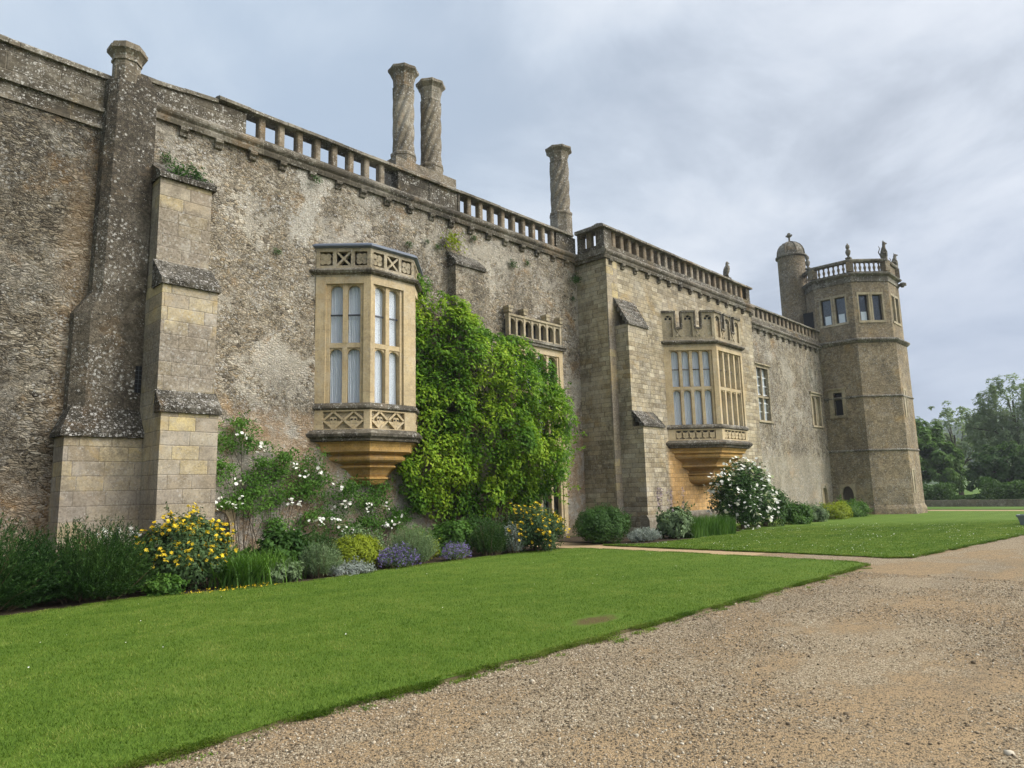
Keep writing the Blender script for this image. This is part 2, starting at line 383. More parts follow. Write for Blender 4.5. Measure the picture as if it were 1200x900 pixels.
M['A'] = stone('mottled_rubble', T_, sc=(8.5, 17), mw=(.0, .10), mortar=(.06, .05, .036), darkamt=.65, lime=.55, ochre=.45, top=(9.6, 12.2), bump=.75, bd=.035, extra=ax, speck=.75, con=1.0, lich=.5, spt=.61)
M['parapet'] = stone('lichened_parapet_stone', [(.045, .038, .029), (.072, .061, .045), (.1, .085, .062)], 'ashlar', ash=(.9, .42), dark=(.03, .026, .02), darkamt=.7, lime=.12, ochre=.3, ochrecol=(.3, .2, .06), speck=.85, bump=.8, bd=.02, joint=.25, con=1.1, lich=.3, spt=.625, pit=.7)
M['coping'] = stone('weathered_coping', [(.10, .087, .066), (.15, .132, .10)], 'ashlar', ash=(.9, 5), dark=(.03, .026, .02), darkamt=.7, lime=.25, ochre=.2, speck=.9, bump=.6, bd=.015, mortar=(.05, .043, .035), lich=.4, spt=.64)
M['shaft'] = stone('dark_render', [(.065, .054, .039), (.11, .092, .068), (.15, .125, .092)], 'rubble', sc=(14, 18), dark=(.035, .03, .024), darkamt=.8, lime=.12, ochre=.15, top=(5.2, 9.5), bump=.7, bd=.015, speck=.8, mortar=(.06, .05, .037), con=1.1, lich=.15, spt=.60, pit=.7)
M['ashlar'] = stone('cream_ashlar', [(.27, .22, .155), (.36, .30, .195), (.29, .25, .2), (.42, .335, .175), (.25, .205, .155)], 'ashlar', ash=(.62, .31), dark=(.11, .09, .068), darkamt=.7, lime=.25, limecol=(.37, .34, .30), ochre=.45, ochrecol=(.44, .30, .10), speck=.4, bump=.5, bd=.012, mortar=(.16, .13, .09), joint=.75, con=.9, lich=.35, extra=bux)
M['B'] = stone('coursed_cream_blocks', [(.19, .155, .105), (.37, .31, .205), (.28, .235, .155), (.45, .39, .28), (.24, .19, .115), (.33, .29, .22)], 'ashlar', ash=(.42, .185), dark=(.09, .076, .055), darkamt=.75, lime=.2, ochre=.4, ochrecol=(.40, .27, .10), speck=.4, top=(8.8, 12.6), bump=.6, bd=.014, mortar=(.13, .105, .07), joint=.8, extra=bx, con=.9, lich=.3)
def cx_(t, P, X, Y, Z, col):        # paler limewashed band along the foot of the far wall
    q = t.math('MULTIPLY', t.math('SUBTRACT', t.noise(P, .9, 5), .5), 1.2)
    k = t.math('MULTIPLY', t.step(t.noise(t.vmath('MULTIPLY', P, (1.6, 1, .45)), 1, 6, .7), .50, .60), t.math('MULTIPLY', t.step(X, 41.5, 44.), t.step(Z, 6., 8.5)))
    col = t.mix(t.math('MULTIPLY', k, .8), col, (.045, .05, .028))
    return t.mix(t.math('MULTIPLY', t.math('SUBTRACT', 1, t.step(t.math('ADD', Z, q), 3.0, 3.6)), .4), col, (.42, .38, .29))
M['C'] = stone('speckled_grey_rubble', [(.08, .064, .044), (.235, .195, .135), (.34, .29, .205), (.15, .122, .083)], sc=(7.5, 11), mw=(0, .12), mortar=(.12, .1, .075), darkamt=.65, lime=.4, ochre=.45, top=(8.6, 12), bump=.9, bd=.03, speck=.9, con=1.1, lich=.6, extra=cx_, spt=.64, pit=.6)
M['tower'] = stone('golden_brown_rubble', [(.14, .108, .07), (.245, .19, .118), (.31, .245, .155), (.19, .147, .092)], sc=(8, 13), mw=(0, .1), mortar=(.12, .094, .06), darkamt=.6, lime=.15, ochre=.5, ochrecol=(.34, .22, .08), top=(11.0, 17), bump=.6, bd=.025, speck=.6, con=1.05, lich=.25)
M['frame'] = stone('buff_window_stone', [(.42, .325, .19), (.46, .365, .225)], 'ashlar', ash=(1.5, .9), dark=(.14, .11, .075), darkamt=.35, lime=.2, ochre=.35, ochrecol=(.42, .26, .1), speck=.25, bump=.25, bd=.008, joint=.3, con=.5, lich=.2)
M['framegrey'] = stone('grey_window_stone', [(.30, .25, .165), (.35, .29, .19)], 'ashlar', ash=(1.5, .9), dark=(.07, .06, .045), darkamt=.7, lime=.2, ochre=.3, speck=.5, bump=.3, bd=.008, joint=.3, con=.8, lich=.35)
M['string'] = stone('dark_moulding', [(.07, .06, .045), (.12, .103, .076)], 'ashlar', ash=(1.1, 5), dark=(.025, .022, .018), darkamt=.75, lime=.2, ochre=.2, speck=.7, bump=.5, bd=.01, joint=.5, lich=.4)
M['corbel'] = stone('orange_corbel_stone', [(.42, .25, .08), (.48, .30, .10)], 'ashlar', ash=(1.0, .32), darkamt=.4, dark=(.10, .055, .02), lime=.12, ochre=.3, speck=.1, bump=.25, bd=.008, joint=.45, con=.6, lich=.12)
M['chimney'] = stone('chimney_stone', [(.13, .108, .077), (.18, .15, .108)], 'ashlar', ash=(.8, .7), darkamt=.6, lime=.25, lich=.3, con=1., spt=.64, ochre=.2, speck=.85, bump=.7, bd=.015, joint=.25)
M['roofstone'] = stone('lichened_stone_slates', [(.05, .044, .034), (.08, .07, .053)], 'rubble', sc=(9, 14), mw=(0, .1), mortar=(.03, .026, .02), dark=(.02, .018, .014), darkamt=.6, lime=.15, ochre=.2, speck=1, bump=.9, bd=.02, spk=(.42, .4, .37), lich=.3, con=1.1, spt=.66)
M['plinth'] = stone('plinth_stone', [(.17, .145, .105), (.22, .19, .14)], 'ashlar', ash=(1.0, .5), darkamt=.6, lime=.3, lich=.5, ochre=.1, speck=.3, bump=.4, bd=.01)
M['statue'] = stone('dark_statue_stone', [(.1, .09, .07), (.13, .115, .09)], 'rubble', sc=(20, 20), darkamt=.5, lime=.2, ochre=.1, speck=.3, bump=.4, bd=.01)
def simple(name, col, rough=.6, spec=.4, ns=8, var=.25):
    m, t, out = newmat(name); P = t.new('ShaderNodeNewGeometry').outputs['Position']
    n = t.math('ADD', 1 - var / 2, t.math('MULTIPLY', t.noise(P, ns, 4), var))
    pbsdf(t, out, t.vmath('SCALE', col, sc=n), rough, spec=spec); return m
M['lead'] = simple('lead_sheet', (.10, .12, .16), .5, .5)
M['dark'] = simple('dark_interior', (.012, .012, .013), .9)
M['wood'] = simple('old_grey_oak', (.07, .055, .045), .8, .2, 30, .8)
M['curtain'] = simple('pale_curtain', (.80, .82, .86), .9, .1, 5, .12)
M['paper'] = simple('white_paper', (.75, .76, .76), .8)
M['bark'] = simple('bark', (.075, .06, .043), .9, .1, 14, .7)
M['twig'] = simple('twig', (.11, .085, .05), .9, .1, 20, .5)
M['leadwork'] = simple('lead_cames', (.045, .05, .06), .6)
M['trough'] = simple('zinc_trough', (.17, .19, .2), .6)
m, t, out = newmat('window_glass')
gl = t.new('ShaderNodeBsdfGlossy'); gl.inputs['Roughness'].default_value = .03; gl.inputs['Color'].default_value = (.9, .95, 1, 1)
P = t.new('ShaderNodeNewGeometry').outputs['Position']; bn = t.new('ShaderNodeBump'); bn.inputs['Strength'].default_value = .12; bn.inputs['Distance'].default_value = .02
t.put(bn.inputs['Height'], t.noise(P, 3.5, 2)); t.l.new(bn.outputs[0], gl.inputs['Normal'])
tr = t.new('ShaderNodeBsdfTransparent'); tr.inputs[0].default_value = (.95, .97, .98, 1)
fr = t.new('ShaderNodeLayerWeight'); fr.inputs[0].default_value = .5
mx = t.new('ShaderNodeMixShader'); t.l.new(t.math('ADD', t.math('MULTIPLY', t.math('POWER', fr.outputs['Facing'], 4), .6), .05), mx.inputs[0]); t.l.new(tr.outputs[0], mx.inputs[1]); t.l.new(gl.outputs[0], mx.inputs[2])
t.l.new(mx.outputs[0], out.inputs[0]); M['glass'] = m

def leafmat(name, stops, trans=.25, rough=.55, ns=1.2, nvar=.5, stripe=False):
    m, t, out = newmat(name)
    g = t.new('ShaderNodeNewGeometry'); r_ = g.outputs['Random Per Island']
    n = t.noise(g.outputs['Position'], ns, 3)
    f = t.math('ADD', t.math('MULTIPLY', r_, 1 - nvar), t.math('MULTIPLY', t.step(n, .3, .7), nvar))
    if stripe:      # mowing passes along the lawn, dry and mossy patches
        X, Y, Z = t.sep(g.outputs['Position'])
        f = t.math('ADD', f, t.math('MULTIPLY', t.math('SINE', t.math('ADD', t.math('MULTIPLY', Y, 5.6), t.math('MULTIPLY', t.noise(g.outputs['Position'], .4, 2), 2.))), .06))
        f = t.math('ADD', f, t.math('MULTIPLY', t.math('SUBTRACT', t.noise(g.outputs['Position'], .33, 6, .62), .5), .75))
    k = len(stops); col = t.ramp(f, [(i / (k - 1), c) for i, c in enumerate(stops)])
    b = t.new('ShaderNodeBsdfPrincipled'); t.put(b.inputs['Base Color'], col); b.inputs['Roughness'].default_value = rough; b.inputs['Specular IOR Level'].default_value = .12
    tl = t.new('ShaderNodeBsdfTranslucent'); t.put(tl.inputs[0], t.vmath('MULTIPLY', col, (1.15, 1.25, .6)))
    mx = t.new('ShaderNodeMixShader'); mx.inputs[0].default_value = trans
    t.l.new(b.outputs[0], mx.inputs[1]); t.l.new(tl.outputs[0], mx.inputs[2]); t.l.new(mx.outputs[0], out.inputs[0]); return m
L = {}
L['vine'] = leafmat('vine_leaf', [(.022, .07, .007), (.07, .165, .012), (.17, .29, .018), (.32, .41, .033)], .33, ns=.6, nvar=.62)
L['rosemary'] = leafmat('rosemary_leaf', [(.008, .026, .006), (.022, .056, .012), (.06, .115, .025)], .2)
L['phlomis'] = leafmat('phlomis_leaf', [(.025, .055, .018), (.055, .10, .035), (.10, .155, .06)], .2)
L['grassy'] = leafmat('strappy_leaf', [(.05, .12, .018), (.10, .2, .03), (.16, .27, .05)], .25)
L['deep'] = leafmat('deep_green_leaf', [(.018, .05, .012), (.04, .09, .018), (.07, .14, .03)], .2)
L['mid'] = leafmat('mid_green_leaf', [(.03, .08, .015), (.065, .14, .022), (.11, .2, .035)], .25)
L['lime'] = leafmat('golden_green_leaf', [(.13, .17, .015), (.22, .27, .02), (.30, .34, .03)], .3)
L['silver'] = leafmat('silver_leaf', [(.16, .19, .16), (.26, .29, .26), (.36, .39, .36)], .1)
L['greygreen'] = leafmat('grey_green_leaf', [(.09, .14, .07), (.14, .2, .09), (.19, .26, .13)], .15)
L['rose'] = leafmat('rose_leaf', [(.03, .085, .012), (.07, .16, .022), (.13, .24, .04)], .3)
L['willow'] = leafmat('willow_leaf', [(.12, .165, .09), (.19, .245, .14), (.27, .32, .2)], .42, ns=.3)
L['tree'] = leafmat('tree_leaf', [(.035, .08, .014), (.07, .14, .022), (.12, .205, .035)], .25, ns=.4)
L['darktree'] = leafmat('dark_tree_leaf', [(.025, .055, .015), (.05, .10, .023), (.09, .155, .036)], .3, ns=.4)
L['yellow'] = leafmat('yellow_petal', [(.62, .40, .015), (.74, .52, .025), (.78, .60, .06)], .2)
L['white'] = leafmat('white_petal', [(.62, .6, .55), (.75, .74, .7), (.8, .8, .78)], .2)
L['purple'] = leafmat('purple_petal', [(.10, .07, .2), (.16, .12, .30), (.22, .17, .38)], .2)
L['mauve'] = leafmat('mauve_petal', [(.22, .16, .2), (.32, .25, .28)], .2)
L['pink'] = leafmat('pink_petal', [(.5, .28, .34), (.65, .45, .5)], .2)
L['grass'] = leafmat('lawn_blade', [(.042, .09, .009), (.082, .148, .015), (.135, .20, .026), (.25, .27, .075)], .3, ns=2.2, nvar=.4, stripe=True)

# ground materials
m, t, out = newmat('gravel')
P = t.new('ShaderNodeNewGeometry').outputs['Position']
a_ = t.voro(P, 92); b_ = t.voro(t.vmath('ADD', P, (5, 3, 0)), 38)
r1 = t.sep(a_['Color'])[0]; r2 = t.sep(b_['Color'])[0]
st = t.ramp(r1, [(0, (.07, .052, .033)), (.3, (.19, .143, .09)), (.6, (.285, .222, .143)), (.85, (.37, .30, .2)), (1, (.48, .42, .31))])
sand = t.mix(t.noise(P, 30, 5, .7), (.27, .188, .104), (.355, .256, .148))
big = t.noise(t.vmath('MULTIPLY', P, (.45, 1, 1)), .62, 6, .6, .6); big2 = t.noise(P, 2.2, 5, .65)
cover = t.step(t.math('ADD', t.math('MULTIPLY', big, .65), t.math('MULTIPLY', big2, .35)), .56, .42)
cover = t.math('MULTIPLY', cover, 1.0)
cov = t.math('ADD', .35, t.math('MULTIPLY', t.step(t.math('ADD', t.math('MULTIPLY', big, .65), t.math('MULTIPLY', big2, .35)), .42, .58), .65))
col = t.mix(t.math('GREATER_THAN', cov, t.math('ADD', t.math('MULTIPLY', r2, .35), t.math('MULTIPLY', r1, .6))), sand, st)
X, Y, Z = t.sep(P)
gz = t.noise(t.vmath('MULTIPLY', P, (.25, 1, 1)), .55, 4, .6)
col = t.mix(t.math('MULTIPLY', t.step(gz, .5, .66), .45), col, t.vmath('MULTIPLY', col, (.72, .76, .84)))
pbsdf(t, out, col, .95, t.math('ADD', t.math('MULTIPLY', t.math('SUBTRACT', 1, a_[0]), 1.), t.noise(P, 40, 4)), .8, .012, .1); M['gravel'] = m
m, t, out = newmat('path_gravel')
P = t.new('ShaderNodeNewGeometry').outputs['Position']; a_ = t.voro(P, 55); r1 = t.sep(a_['Color'])[0]
col = t.ramp(r1, [(0, (.2, .138, .075)), (.5, (.34, .245, .14)), (1, (.45, .345, .215))])
pbsdf(t, out, t.mix(t.noise(P, 1.5, 4), col, (.36, .25, .14)), .95, a_[0], .5, .01, .1); M['path'] = m
m, t, out = newmat('stone_chip'); g = t.new('ShaderNodeNewGeometry')
col = t.ramp(g.outputs['Random Per Island'], [(0, (.07, .054, .035)), (.3, (.175, .133, .086)), (.6, (.265, .207, .138)), (.9, (.36, .30, .215)), (1, (.50, .45, .36))])
pbsdf(t, out, col, .9, spec=.2); M['chip'] = m
def lawnmat(name, k=1.):
    m, t, out = newmat(name); P = t.new('ShaderNodeNewGeometry').outputs['Position']; X, Y, Z = t.sep(P)
    a = t.noise(P, .5, 5, .6); b = t.noise(P, 9, 5, .7); c = t.noise(t.vmath('MULTIPLY', P, (160, 40, 40)), 1, 2)
    col = t.ramp(t.math('ADD', t.math('MULTIPLY', b, .6), t.math('MULTIPLY', c, .4)), [(.25, (.04, .08, .008)), (.5, (.08, .14, .014)), (.75, (.135, .2, .026))])
    col = t.mix(t.math('MULTIPLY', t.step(a, .45, .7), .45), col, (.13, .185, .03))
    stripe = t.math('MULTIPLY', t.math('ADD', t.math('SINE', t.math('MULTIPLY', Y, 5.2)), 1), .05)
    col = t.mix(stripe, col, (.16, .24, .04))
    # worn earthy patch on the front lawn
    dpx = t.math('MULTIPLY', t.math('SUBTRACT', X, 7.2), 1.9); dpy = t.math('MULTIPLY', t.math('SUBTRACT', Y, 5.5), 4.2)
    dd = t.math('ADD', t.math('SQRT', t.math('ADD', t.math('MULTIPLY', dpx, dpx), t.math('MULTIPLY', dpy, dpy))), t.math('MULTIPLY', t.noise(P, 8, 4), .8))
    col = t.mix(t.math('MULTIPLY', t.math('SUBTRACT', 1, t.step(dd, .85, 1.3)), .9), col, (.10, .066, .03))
    pbsdf(t, out, col, .9, t.math('ADD', b, c), .6, .03, .15); return m
M['lawn'] = lawnmat('mown_lawn'); M['turfedge'] = simple('rooty_turf_edge', (.115, .095, .05), .95, .1, 30, .9)
m, t, out = newmat('pasture'); P = t.new('ShaderNodeNewGeometry').outputs['Position']
col = t.ramp(t.noise(P, .08, 5, .6), [(.3, (.07, .13, .02)), (.7, (.14, .2, .035))])
pbsdf(t, out, t.mix(t.noise(P, 3, 5), col, (.05, .1, .015)), .95, spec=.1); M['pasture'] = m
m, t, out = newmat('bed_soil'); P = t.new('ShaderNodeNewGeometry').outputs['Position']; q = t.noise(P, 14, 6, .7)
pbsdf(t, out, t.ramp(q, [(.3, (.022, .016, .011)), (.7, (.075, .055, .036))]), .95, q, .8, .05, .1); M['soil'] = m
m, t, out = newmat('wooded_hill'); P = t.new('ShaderNodeNewGeometry').outputs['Position']; v = t.voro(P, .11); q = t.noise(P, .02, 4)
col = t.mix(t.step(q, .45, .6), t.ramp(t.sep(v['Color'])[0], [(0, (.02, .045, .012)), (1, (.06, .10, .025))]), (.09, .14, .03))
pbsdf(t, out, col, .95, v[0], 1., 6., .1); M['hill'] = m

# ------------------------------------------------------------------ ground
def g(X): return -0.4 * min(max((X - 17.0) / 29.0, 0), 1)
def gv(X): return -0.4 * np.clip((np.asarray(X) - 17.0) / 29.0, 0, 1)
def grid(x0, x1, y0, y1, nx, ny, dz, fn=None):
    mb = MB(); vs = []
    for j in range(ny + 1):
        for i in range(nx + 1):
            X, Y = x0 + (x1 - x0) * i / nx, y0 + (y1 - y0) * j / ny
            vs.append((X, Y, g(X) + dz + (fn(X, Y) if fn else 0)))
    mb.add(vs, [(j * (nx + 1) + i, j * (nx + 1) + i + 1, (j + 1) * (nx + 1) + i + 1, (j + 1) * (nx + 1) + i) for j in range(ny) for i in range(nx)])
    return mb
# one pasture sheet that reaches the horizon (fine near, coarse far)
mb = MB(); xs = [-700, -300, -60, 17, 24, 32, 40, 46, 58, 150, 500, 900]; ys = [-850, -400, -60, 0, 60, 400, 850]
mb.add([(X, Y, g(X) - .06) for Y in ys for X in xs], [(j * len(xs) + i, j * len(xs) + i + 1, (j + 1) * len(xs) + i + 1, (j + 1) * len(xs) + i) for j in range(len(ys) - 1) for i in range(len(xs) - 1)])
struct(obj('ground', mb, M['pasture']))
struct(obj('gravel_drive', grid(-14, 44, -26, 7.5, 116, 60, 0., lambda X, Y: .012 * math.sin(X * .9 + Y * .4) * math.sin(Y * .7) + .006 * math.sin(2.3 * X - Y)), M['gravel']))
struct(obj('garden_path', grid(15.2, 17.3, 7.5, 15.6, 8, 30, .004), M['path']))
def slab(name, poly, mat, top, edge_mat=None):
    # a raised turf: dense boundary, ear-filled top, vertical cut edge
    P_ = []
    n = len(poly)
    for i in range(n):
        a, b = poly[i], poly[(i + 1) % n]; k = max(1, int(math.dist(a, b) / .35))
        for q in range(k):
            f = q / k; jx, jy = random.uniform(-.012, .012), random.gauss(0, .022)
            P_.append((a[0] + (b[0] - a[0]) * f + jx, a[1] + (b[1] - a[1]) * f + jy))
    import bmesh
    bm = bmesh.new(); vs = [bm.verts.new((p[0], p[1], g(p[0]) + top)) for p in P_]
    f = bm.faces.new(vs); bmesh.ops.triangulate(bm, faces=[f])
    me = bpy.data.meshes.new(name); bm.to_mesh(me); bm.free(); me.materials.append(mat)
    o = bpy.data.objects.new(name, me); C.objects.link(o); struct(o)
    mb = MB(); k = len(P_)
    mb.add([(p[0], p[1], g(p[0]) + top - .004) for p in P_] + [(p[0], p[1], g(p[0]) - .05) for p in P_], [(i, (i + 1) % k, k + (i + 1) % k, k + i) for i in range(k)])
    e = obj('turf_edge', mb, M['turfedge'], o); return P_
def arc(cx, cy, r, a0, a1, n=6): return [(cx + r * math.cos(R(a0 + (a1 - a0) * i / n)), cy + r * math.sin(R(a0 + (a1 - a0) * i / n))) for i in range(n + 1)]
LAWN1 = [(-6, 5.0), (1.7, 4.96), (3.5, 4.94), (6.4, 4.86), (9.5, 4.79), (12.5, 4.72), (14.5, 4.72)] + arc(14.9, 5.3, .58, -80, 10) + [(15.55, 6.9), (15.65, 9.2), (15.55, 12.3), (14.6, 12.75), (12.1, 12.8), (9.5, 12.7), (7.5, 12.35), (6.1, 12.35), (4.3, 12.85), (2.4, 12.55), (-6, 12.6)]
LAWN2 = [(17.0, 4.42), (27.6, 3.83), (40, 3.2), (53.6, 2.4), (53.6, 40), (50.8, 40), (50.8, 11.3), (47.2, 11.2), (45.2, 13.2), (36, 12.4), (30, 11.9), (25.6, 12.3), (20.6, 11.5), (17.6, 11.5), (16.75, 12.4), (16.72, 9.8), (16.8, 7.5), (16.72, 5.5), (16.7, 4.8)]
slab('front_lawn', LAWN1, M['lawn'], .032); slab('far_lawn', LAWN2, M['lawn'], .032)
struct(obj('flower_bed', grid(-6, 15.5, 11.9, 17.3, 40, 8, .02, lambda X, Y: .02 * math.sin(3 * X) * math.sin(4 * Y)), M['soil']))
struct(obj('flower_bed', grid(17.3, 46, 11.2, 16.2, 60, 8, .02, lambda X, Y: .02 * math.sin(3 * X) * math.sin(4 * Y)), M['soil']))
struct(obj('garden_path', grid(53.6, 56., -10, 60, 4, 20, .01), M['path']))
struct(obj('grass_verge', grid(56., 61.8, -10, 60, 4, 20, .04), M['pasture']))

# ------------------------------------------------------------------ the house: long south range
yA, yB, yC = 17.25, 15.75, 16.0
house = thing('country_house', 'long weathered stone country house front with oriel windows and pierced parapet', 'house', (20, 17.25, 0))
FA = Face((0, yA), (1, 0), (0, -1)); FB = Face((0, yB), (1, 0), (0, -1)); FC = Face((0, yC), (1, 0), (0, -1))
mb = MB(); FA.sheet(mb, -12, 4.7, -.2, 10.3, amp=.035, res=.4); mb.box(-12, 4.7, yA + .3, yA + .8, -.2, 10.9)
obj('wall', mb, M['left'], house, label='dark coursed rubble wall')
mb = MB(); FA.sheet(mb, 4.7, 22.3, -.2, 11.4, [(7.2, 7.95, .2, 1.05, .35), (19.0, 20.5, .05, 2.5, .5)], amp=.03, res=.4)
obj('wall', mb, M['A'], house, label='mottled grey rubble wall')
mb = MB(); FB.sheet(mb, 22.25, 35.5, -.5, 11.4, amp=.012, res=.5)
Face((22.25, yA), (0, -1), (-1, 0)).sheet(mb, 0, yA - yB, -.5, 11.4, amp=0); Face((35.5, yB), (0, 1), (1, 0)).sheet(mb, 0, .6, -.5, 11.4)
obj('wall', mb, M['B'], house, label='cream coursed stone wall')
C_H = [(36.0, 37.75, 5.1, 8.0, .28), (43.7, 45.35, 5.2, 7.05, .22), (44.1, 45.15, -.4, 1.35, .3)]
mb = MB(); FC.sheet(mb, 35.5, 46.2, -.8, 10.9, C_H, amp=.03, res=.4); obj('wall', mb, M['C'], house, label='speckled grey rubble wall')
mb = MB(); mb.box(-12, 22.3, yA + .45, 30, 11.05, 11.25); mb.box(22.3, 46.5, yB + .45, 30, 11.06, 11.2); mb.box(-12, 46.5, 29.5, 30, -.6, 11.05)
obj('roof', mb, M['lead'], house)
# plinth and quoins of the projecting block
mb = MB()
mb.xprofile([(yB - .09, -.5), (yB - .09, .42), (yB - .04, .55), (yB, .6), (yB + .2, .6), (yB + .2, -.5)], 22.16, 35.5)
mb.box(22.16, 22.25, yB - .085, yA, -.5, .5)
obj('plinth', mb, M['plinth'], house)

def coping(x0, x1, y0, y1, z, h, name='coping', mat='coping', zf=None):
    mb = MB(); x = x0
    while x < x1 - .05:
        w = min(random.uniform(.7, 1.15), x1 - x); 
        if x1 - x - w < .3: w = x1 - x
        a, b = x, x + w - .006; dz = random.uniform(-.012, .012); dy = random.uniform(-.012, .012)
        z0 = z + dz + (zf(x) if zf else 0); z1 = z + dz + (zf(x + w) if zf else 0)
        prof = [(y0 + dy, 0), (y0 + dy, h * .45), (y0 + .06 + dy, h * .7), ((y0 + y1) / 2, h), (y1 - .06, h * .7), (y1, h * .45), (y1, 0)]
        mb.loft([[(a, p[0], z0 + p[1]) for p in prof], [(b, p[0], z1 + p[1]) for p in prof]]); x += w
    return obj(name, mb, M[mat], house)
# left parapet, solid
mb = MB(); mb.box(-12, 4.7, yA - .02, yA + .28, 10.3, 11.5); FA.box(mb, -12, 4.6, 10.64, 10.74, -.01, .11); obj('parapet_wall', mb, M['parapet'], house)
mb = MB(); mb.box(-12, 4.6, yA - .06, yA + .1, 10.24, 10.33); obj('string_course', mb, M['string'], house)
coping(-12, 4.55, yA - .1, yA + .5, 11.5, .22)
mb = MB(); mb.box(4.7, 7.88, yA + .0, yA + .36, 11.12, 12.02)
obj('parapet_wall', mb, M['parapet'], house)
coping(5.35, 7.1, yA - .06, yA + .42, 12.0, .2, zf=lambda x: -.12 * max(0, 7.1 - x) / 1.6)
# cornice: two-step moulding with small corbels
def cornice(x0, x1, y, zb, zt, sp, first, z_c, parent_mat='string', ends=True):
    mb = MB(); h = zt - zb
    mb.xprofile([(y + .05, zb), (y - .10, zb), (y - .13, zb + h * .22), (y - .13, zb + h * .35), (y - .19, zb + h * .5), (y - .21, zb + h * .62), (y - .21, zb + h * .75), (y - .1, zt), (y + .05, zt)], x0, x1)
    c = obj('cornice', mb, M[parent_mat], house)
    x = first; proto = None
    while x < x1 - .1:
        if proto is None:
            m2 = MB(); m2.loft([[(-.1, yy, zz * .85) for yy, zz in ((.02, -.30), (-.06, -.27), (-.09, -.2), (-.05, -.17), (-.13, -.11), (-.145, -.04), (-.12, 0), (.02, 0))],
                                [(.1, yy, zz * .85) for yy, zz in ((.02, -.30), (-.06, -.27), (-.09, -.2), (-.05, -.17), (-.13, -.11), (-.145, -.04), (-.12, 0), (.02, 0))]])
            proto = bpy.data.objects.new('corbel', m2.mesh('corbel')); C.objects.link(proto); proto.data.materials.append(M['string']); proto.parent = c
            proto.location = Vector((x, y, z_c)) - wloc(c)
        else: inst(proto, c, (x + random.uniform(-.03, .03), y, z_c))
        x += sp
    return c
cornice(5.3, 22.2, yA, 10.97, 11.38, .9, 6.25, 10.97)
cornice(22.05, 35.6, yB, 10.87, 11.28, .92, 22.5, 10.87)
cornice(35.6, 46.0, yC, 10.18, 10.52, .85, 35.95, 10.18)
# the short cornice on the return of the projecting block
mb = MB(); mb.box(22.03, 22.25, yB - .16, yA, 11.01, 11.27); mb.box(22.1, 22.25, yB - .09, yA, 10.88, 11.01); obj('cornice', mb, M['string'], house)
def balusters(bal, xs, y, z0, z1, w, dp):
    m2 = MB(); h = z1 - z0
    # square pier with hollow-chamfered front edges
    ch = .035; m2.prism([(-w / 2, -dp / 2 + ch), (-w / 2 + ch, -dp / 2), (w / 2 - ch, -dp / 2), (w / 2, -dp / 2 + ch), (w / 2, dp / 2), (-w / 2, dp / 2)], 0, h)
    p = bpy.data.objects.new('baluster', m2.mesh('baluster')); C.objects.link(p); p.data.materials.append(M['bal']); p.parent = bal
    p.location = Vector((xs[0], y, z0)) - wloc(bal)
    for x in xs[1:]: inst(p, bal, (x, y, z0))
M['bal'] = stone('baluster_stone', [(.14, .108, .072), (.19, .148, .1)], 'ashlar', ash=(.5, .7), darkamt=.55, lich=.3, lime=.2, ochre=.25, speck=.5, bump=.5, bd=.012, joint=.2)
# A balustrade
mb = MB(); mb.box(7.88, 22.25, yA - .02, yA + .36, 11.38, 11.44); bal = obj('balustrade', mb, M['string'], house)
balusters(bal, [8.36 + .577 * i for i in range(8)], yA + .12, 11.44, 12.1, .2, .22)
m2 = MB(); m2.box(12.98, 15.72, yA, yA + .32, 11.44, 12.1); m2.box(13.0, 13.1, yA - .03, yA, 11.46, 12.08); m2.box(14.3, 14.4, yA - .03, yA, 11.46, 12.08); m2.box(15.6, 15.7, yA - .03, yA, 11.46, 12.08)
obj('parapet_panel', m2, M['parapet'], bal); m2 = MB(); m2.box(21.0, 22.25, yA, yA + .32, 11.44, 12.1); obj('parapet_panel', m2, M['parapet'], bal)
balusters(bal, [16.2 + .577 * i for i in range(9)], yA + .12, 11.44, 12.1, .2, .22)
coping(7.1, 22.0, yA - .12, yA + .42, 12.1, .18)
# B balustrade with return
mb = MB(); mb.box(22.2, 35.5, yB - .03, yB + .4, 11.28, 11.5); mb.box(22.2, 22.6, yB + .4, yA - .13, 11.28, 11.5); bal = obj('balustrade', mb, M['parapet'], house)
for bx_ in ((22.2, 22.72, yB - .02, yB + .4, 11.5, 12.17), (35.1, 35.5, yB - .02, yB + .4, 11.5, 12.17), (22.22, 22.58, yA - .3, yA - .13, 11.5, 12.17)): m2 = MB(); m2.box(*bx_); obj('corner_pier', m2, M['parapet'], bal)
balusters(bal, [23.02 + .583 * i for i in range(21)], yB + .2, 11.5, 12.17, .24, .3)
balusters(bal, [22.4], yB + .82, 11.5, 12.17, .24, .24)
coping(22.0, 35.65, yB - .14, yB + .5, 12.17, .18)
mb = MB(); mb.prism([(22.05, yB + .51), (22.75, yB + .51), (22.75, yA - .13), (22.05, yA - .13)], 12.172, 12.31); obj('coping', mb, M['coping'], house)
# C balustrade
mb = MB(); mb.box(35.6, 46.1, yC - .03, yC + .35, 10.52, 10.76); bal = obj('balustrade', mb, M['parapet'], house)
balusters(bal, [35.95 + .585 * i for i in range(18)], yC + .16, 10.76, 11.4, .26, .3)
coping(35.62, 46.15, yC - .12, yC + .42, 11.4, .18)

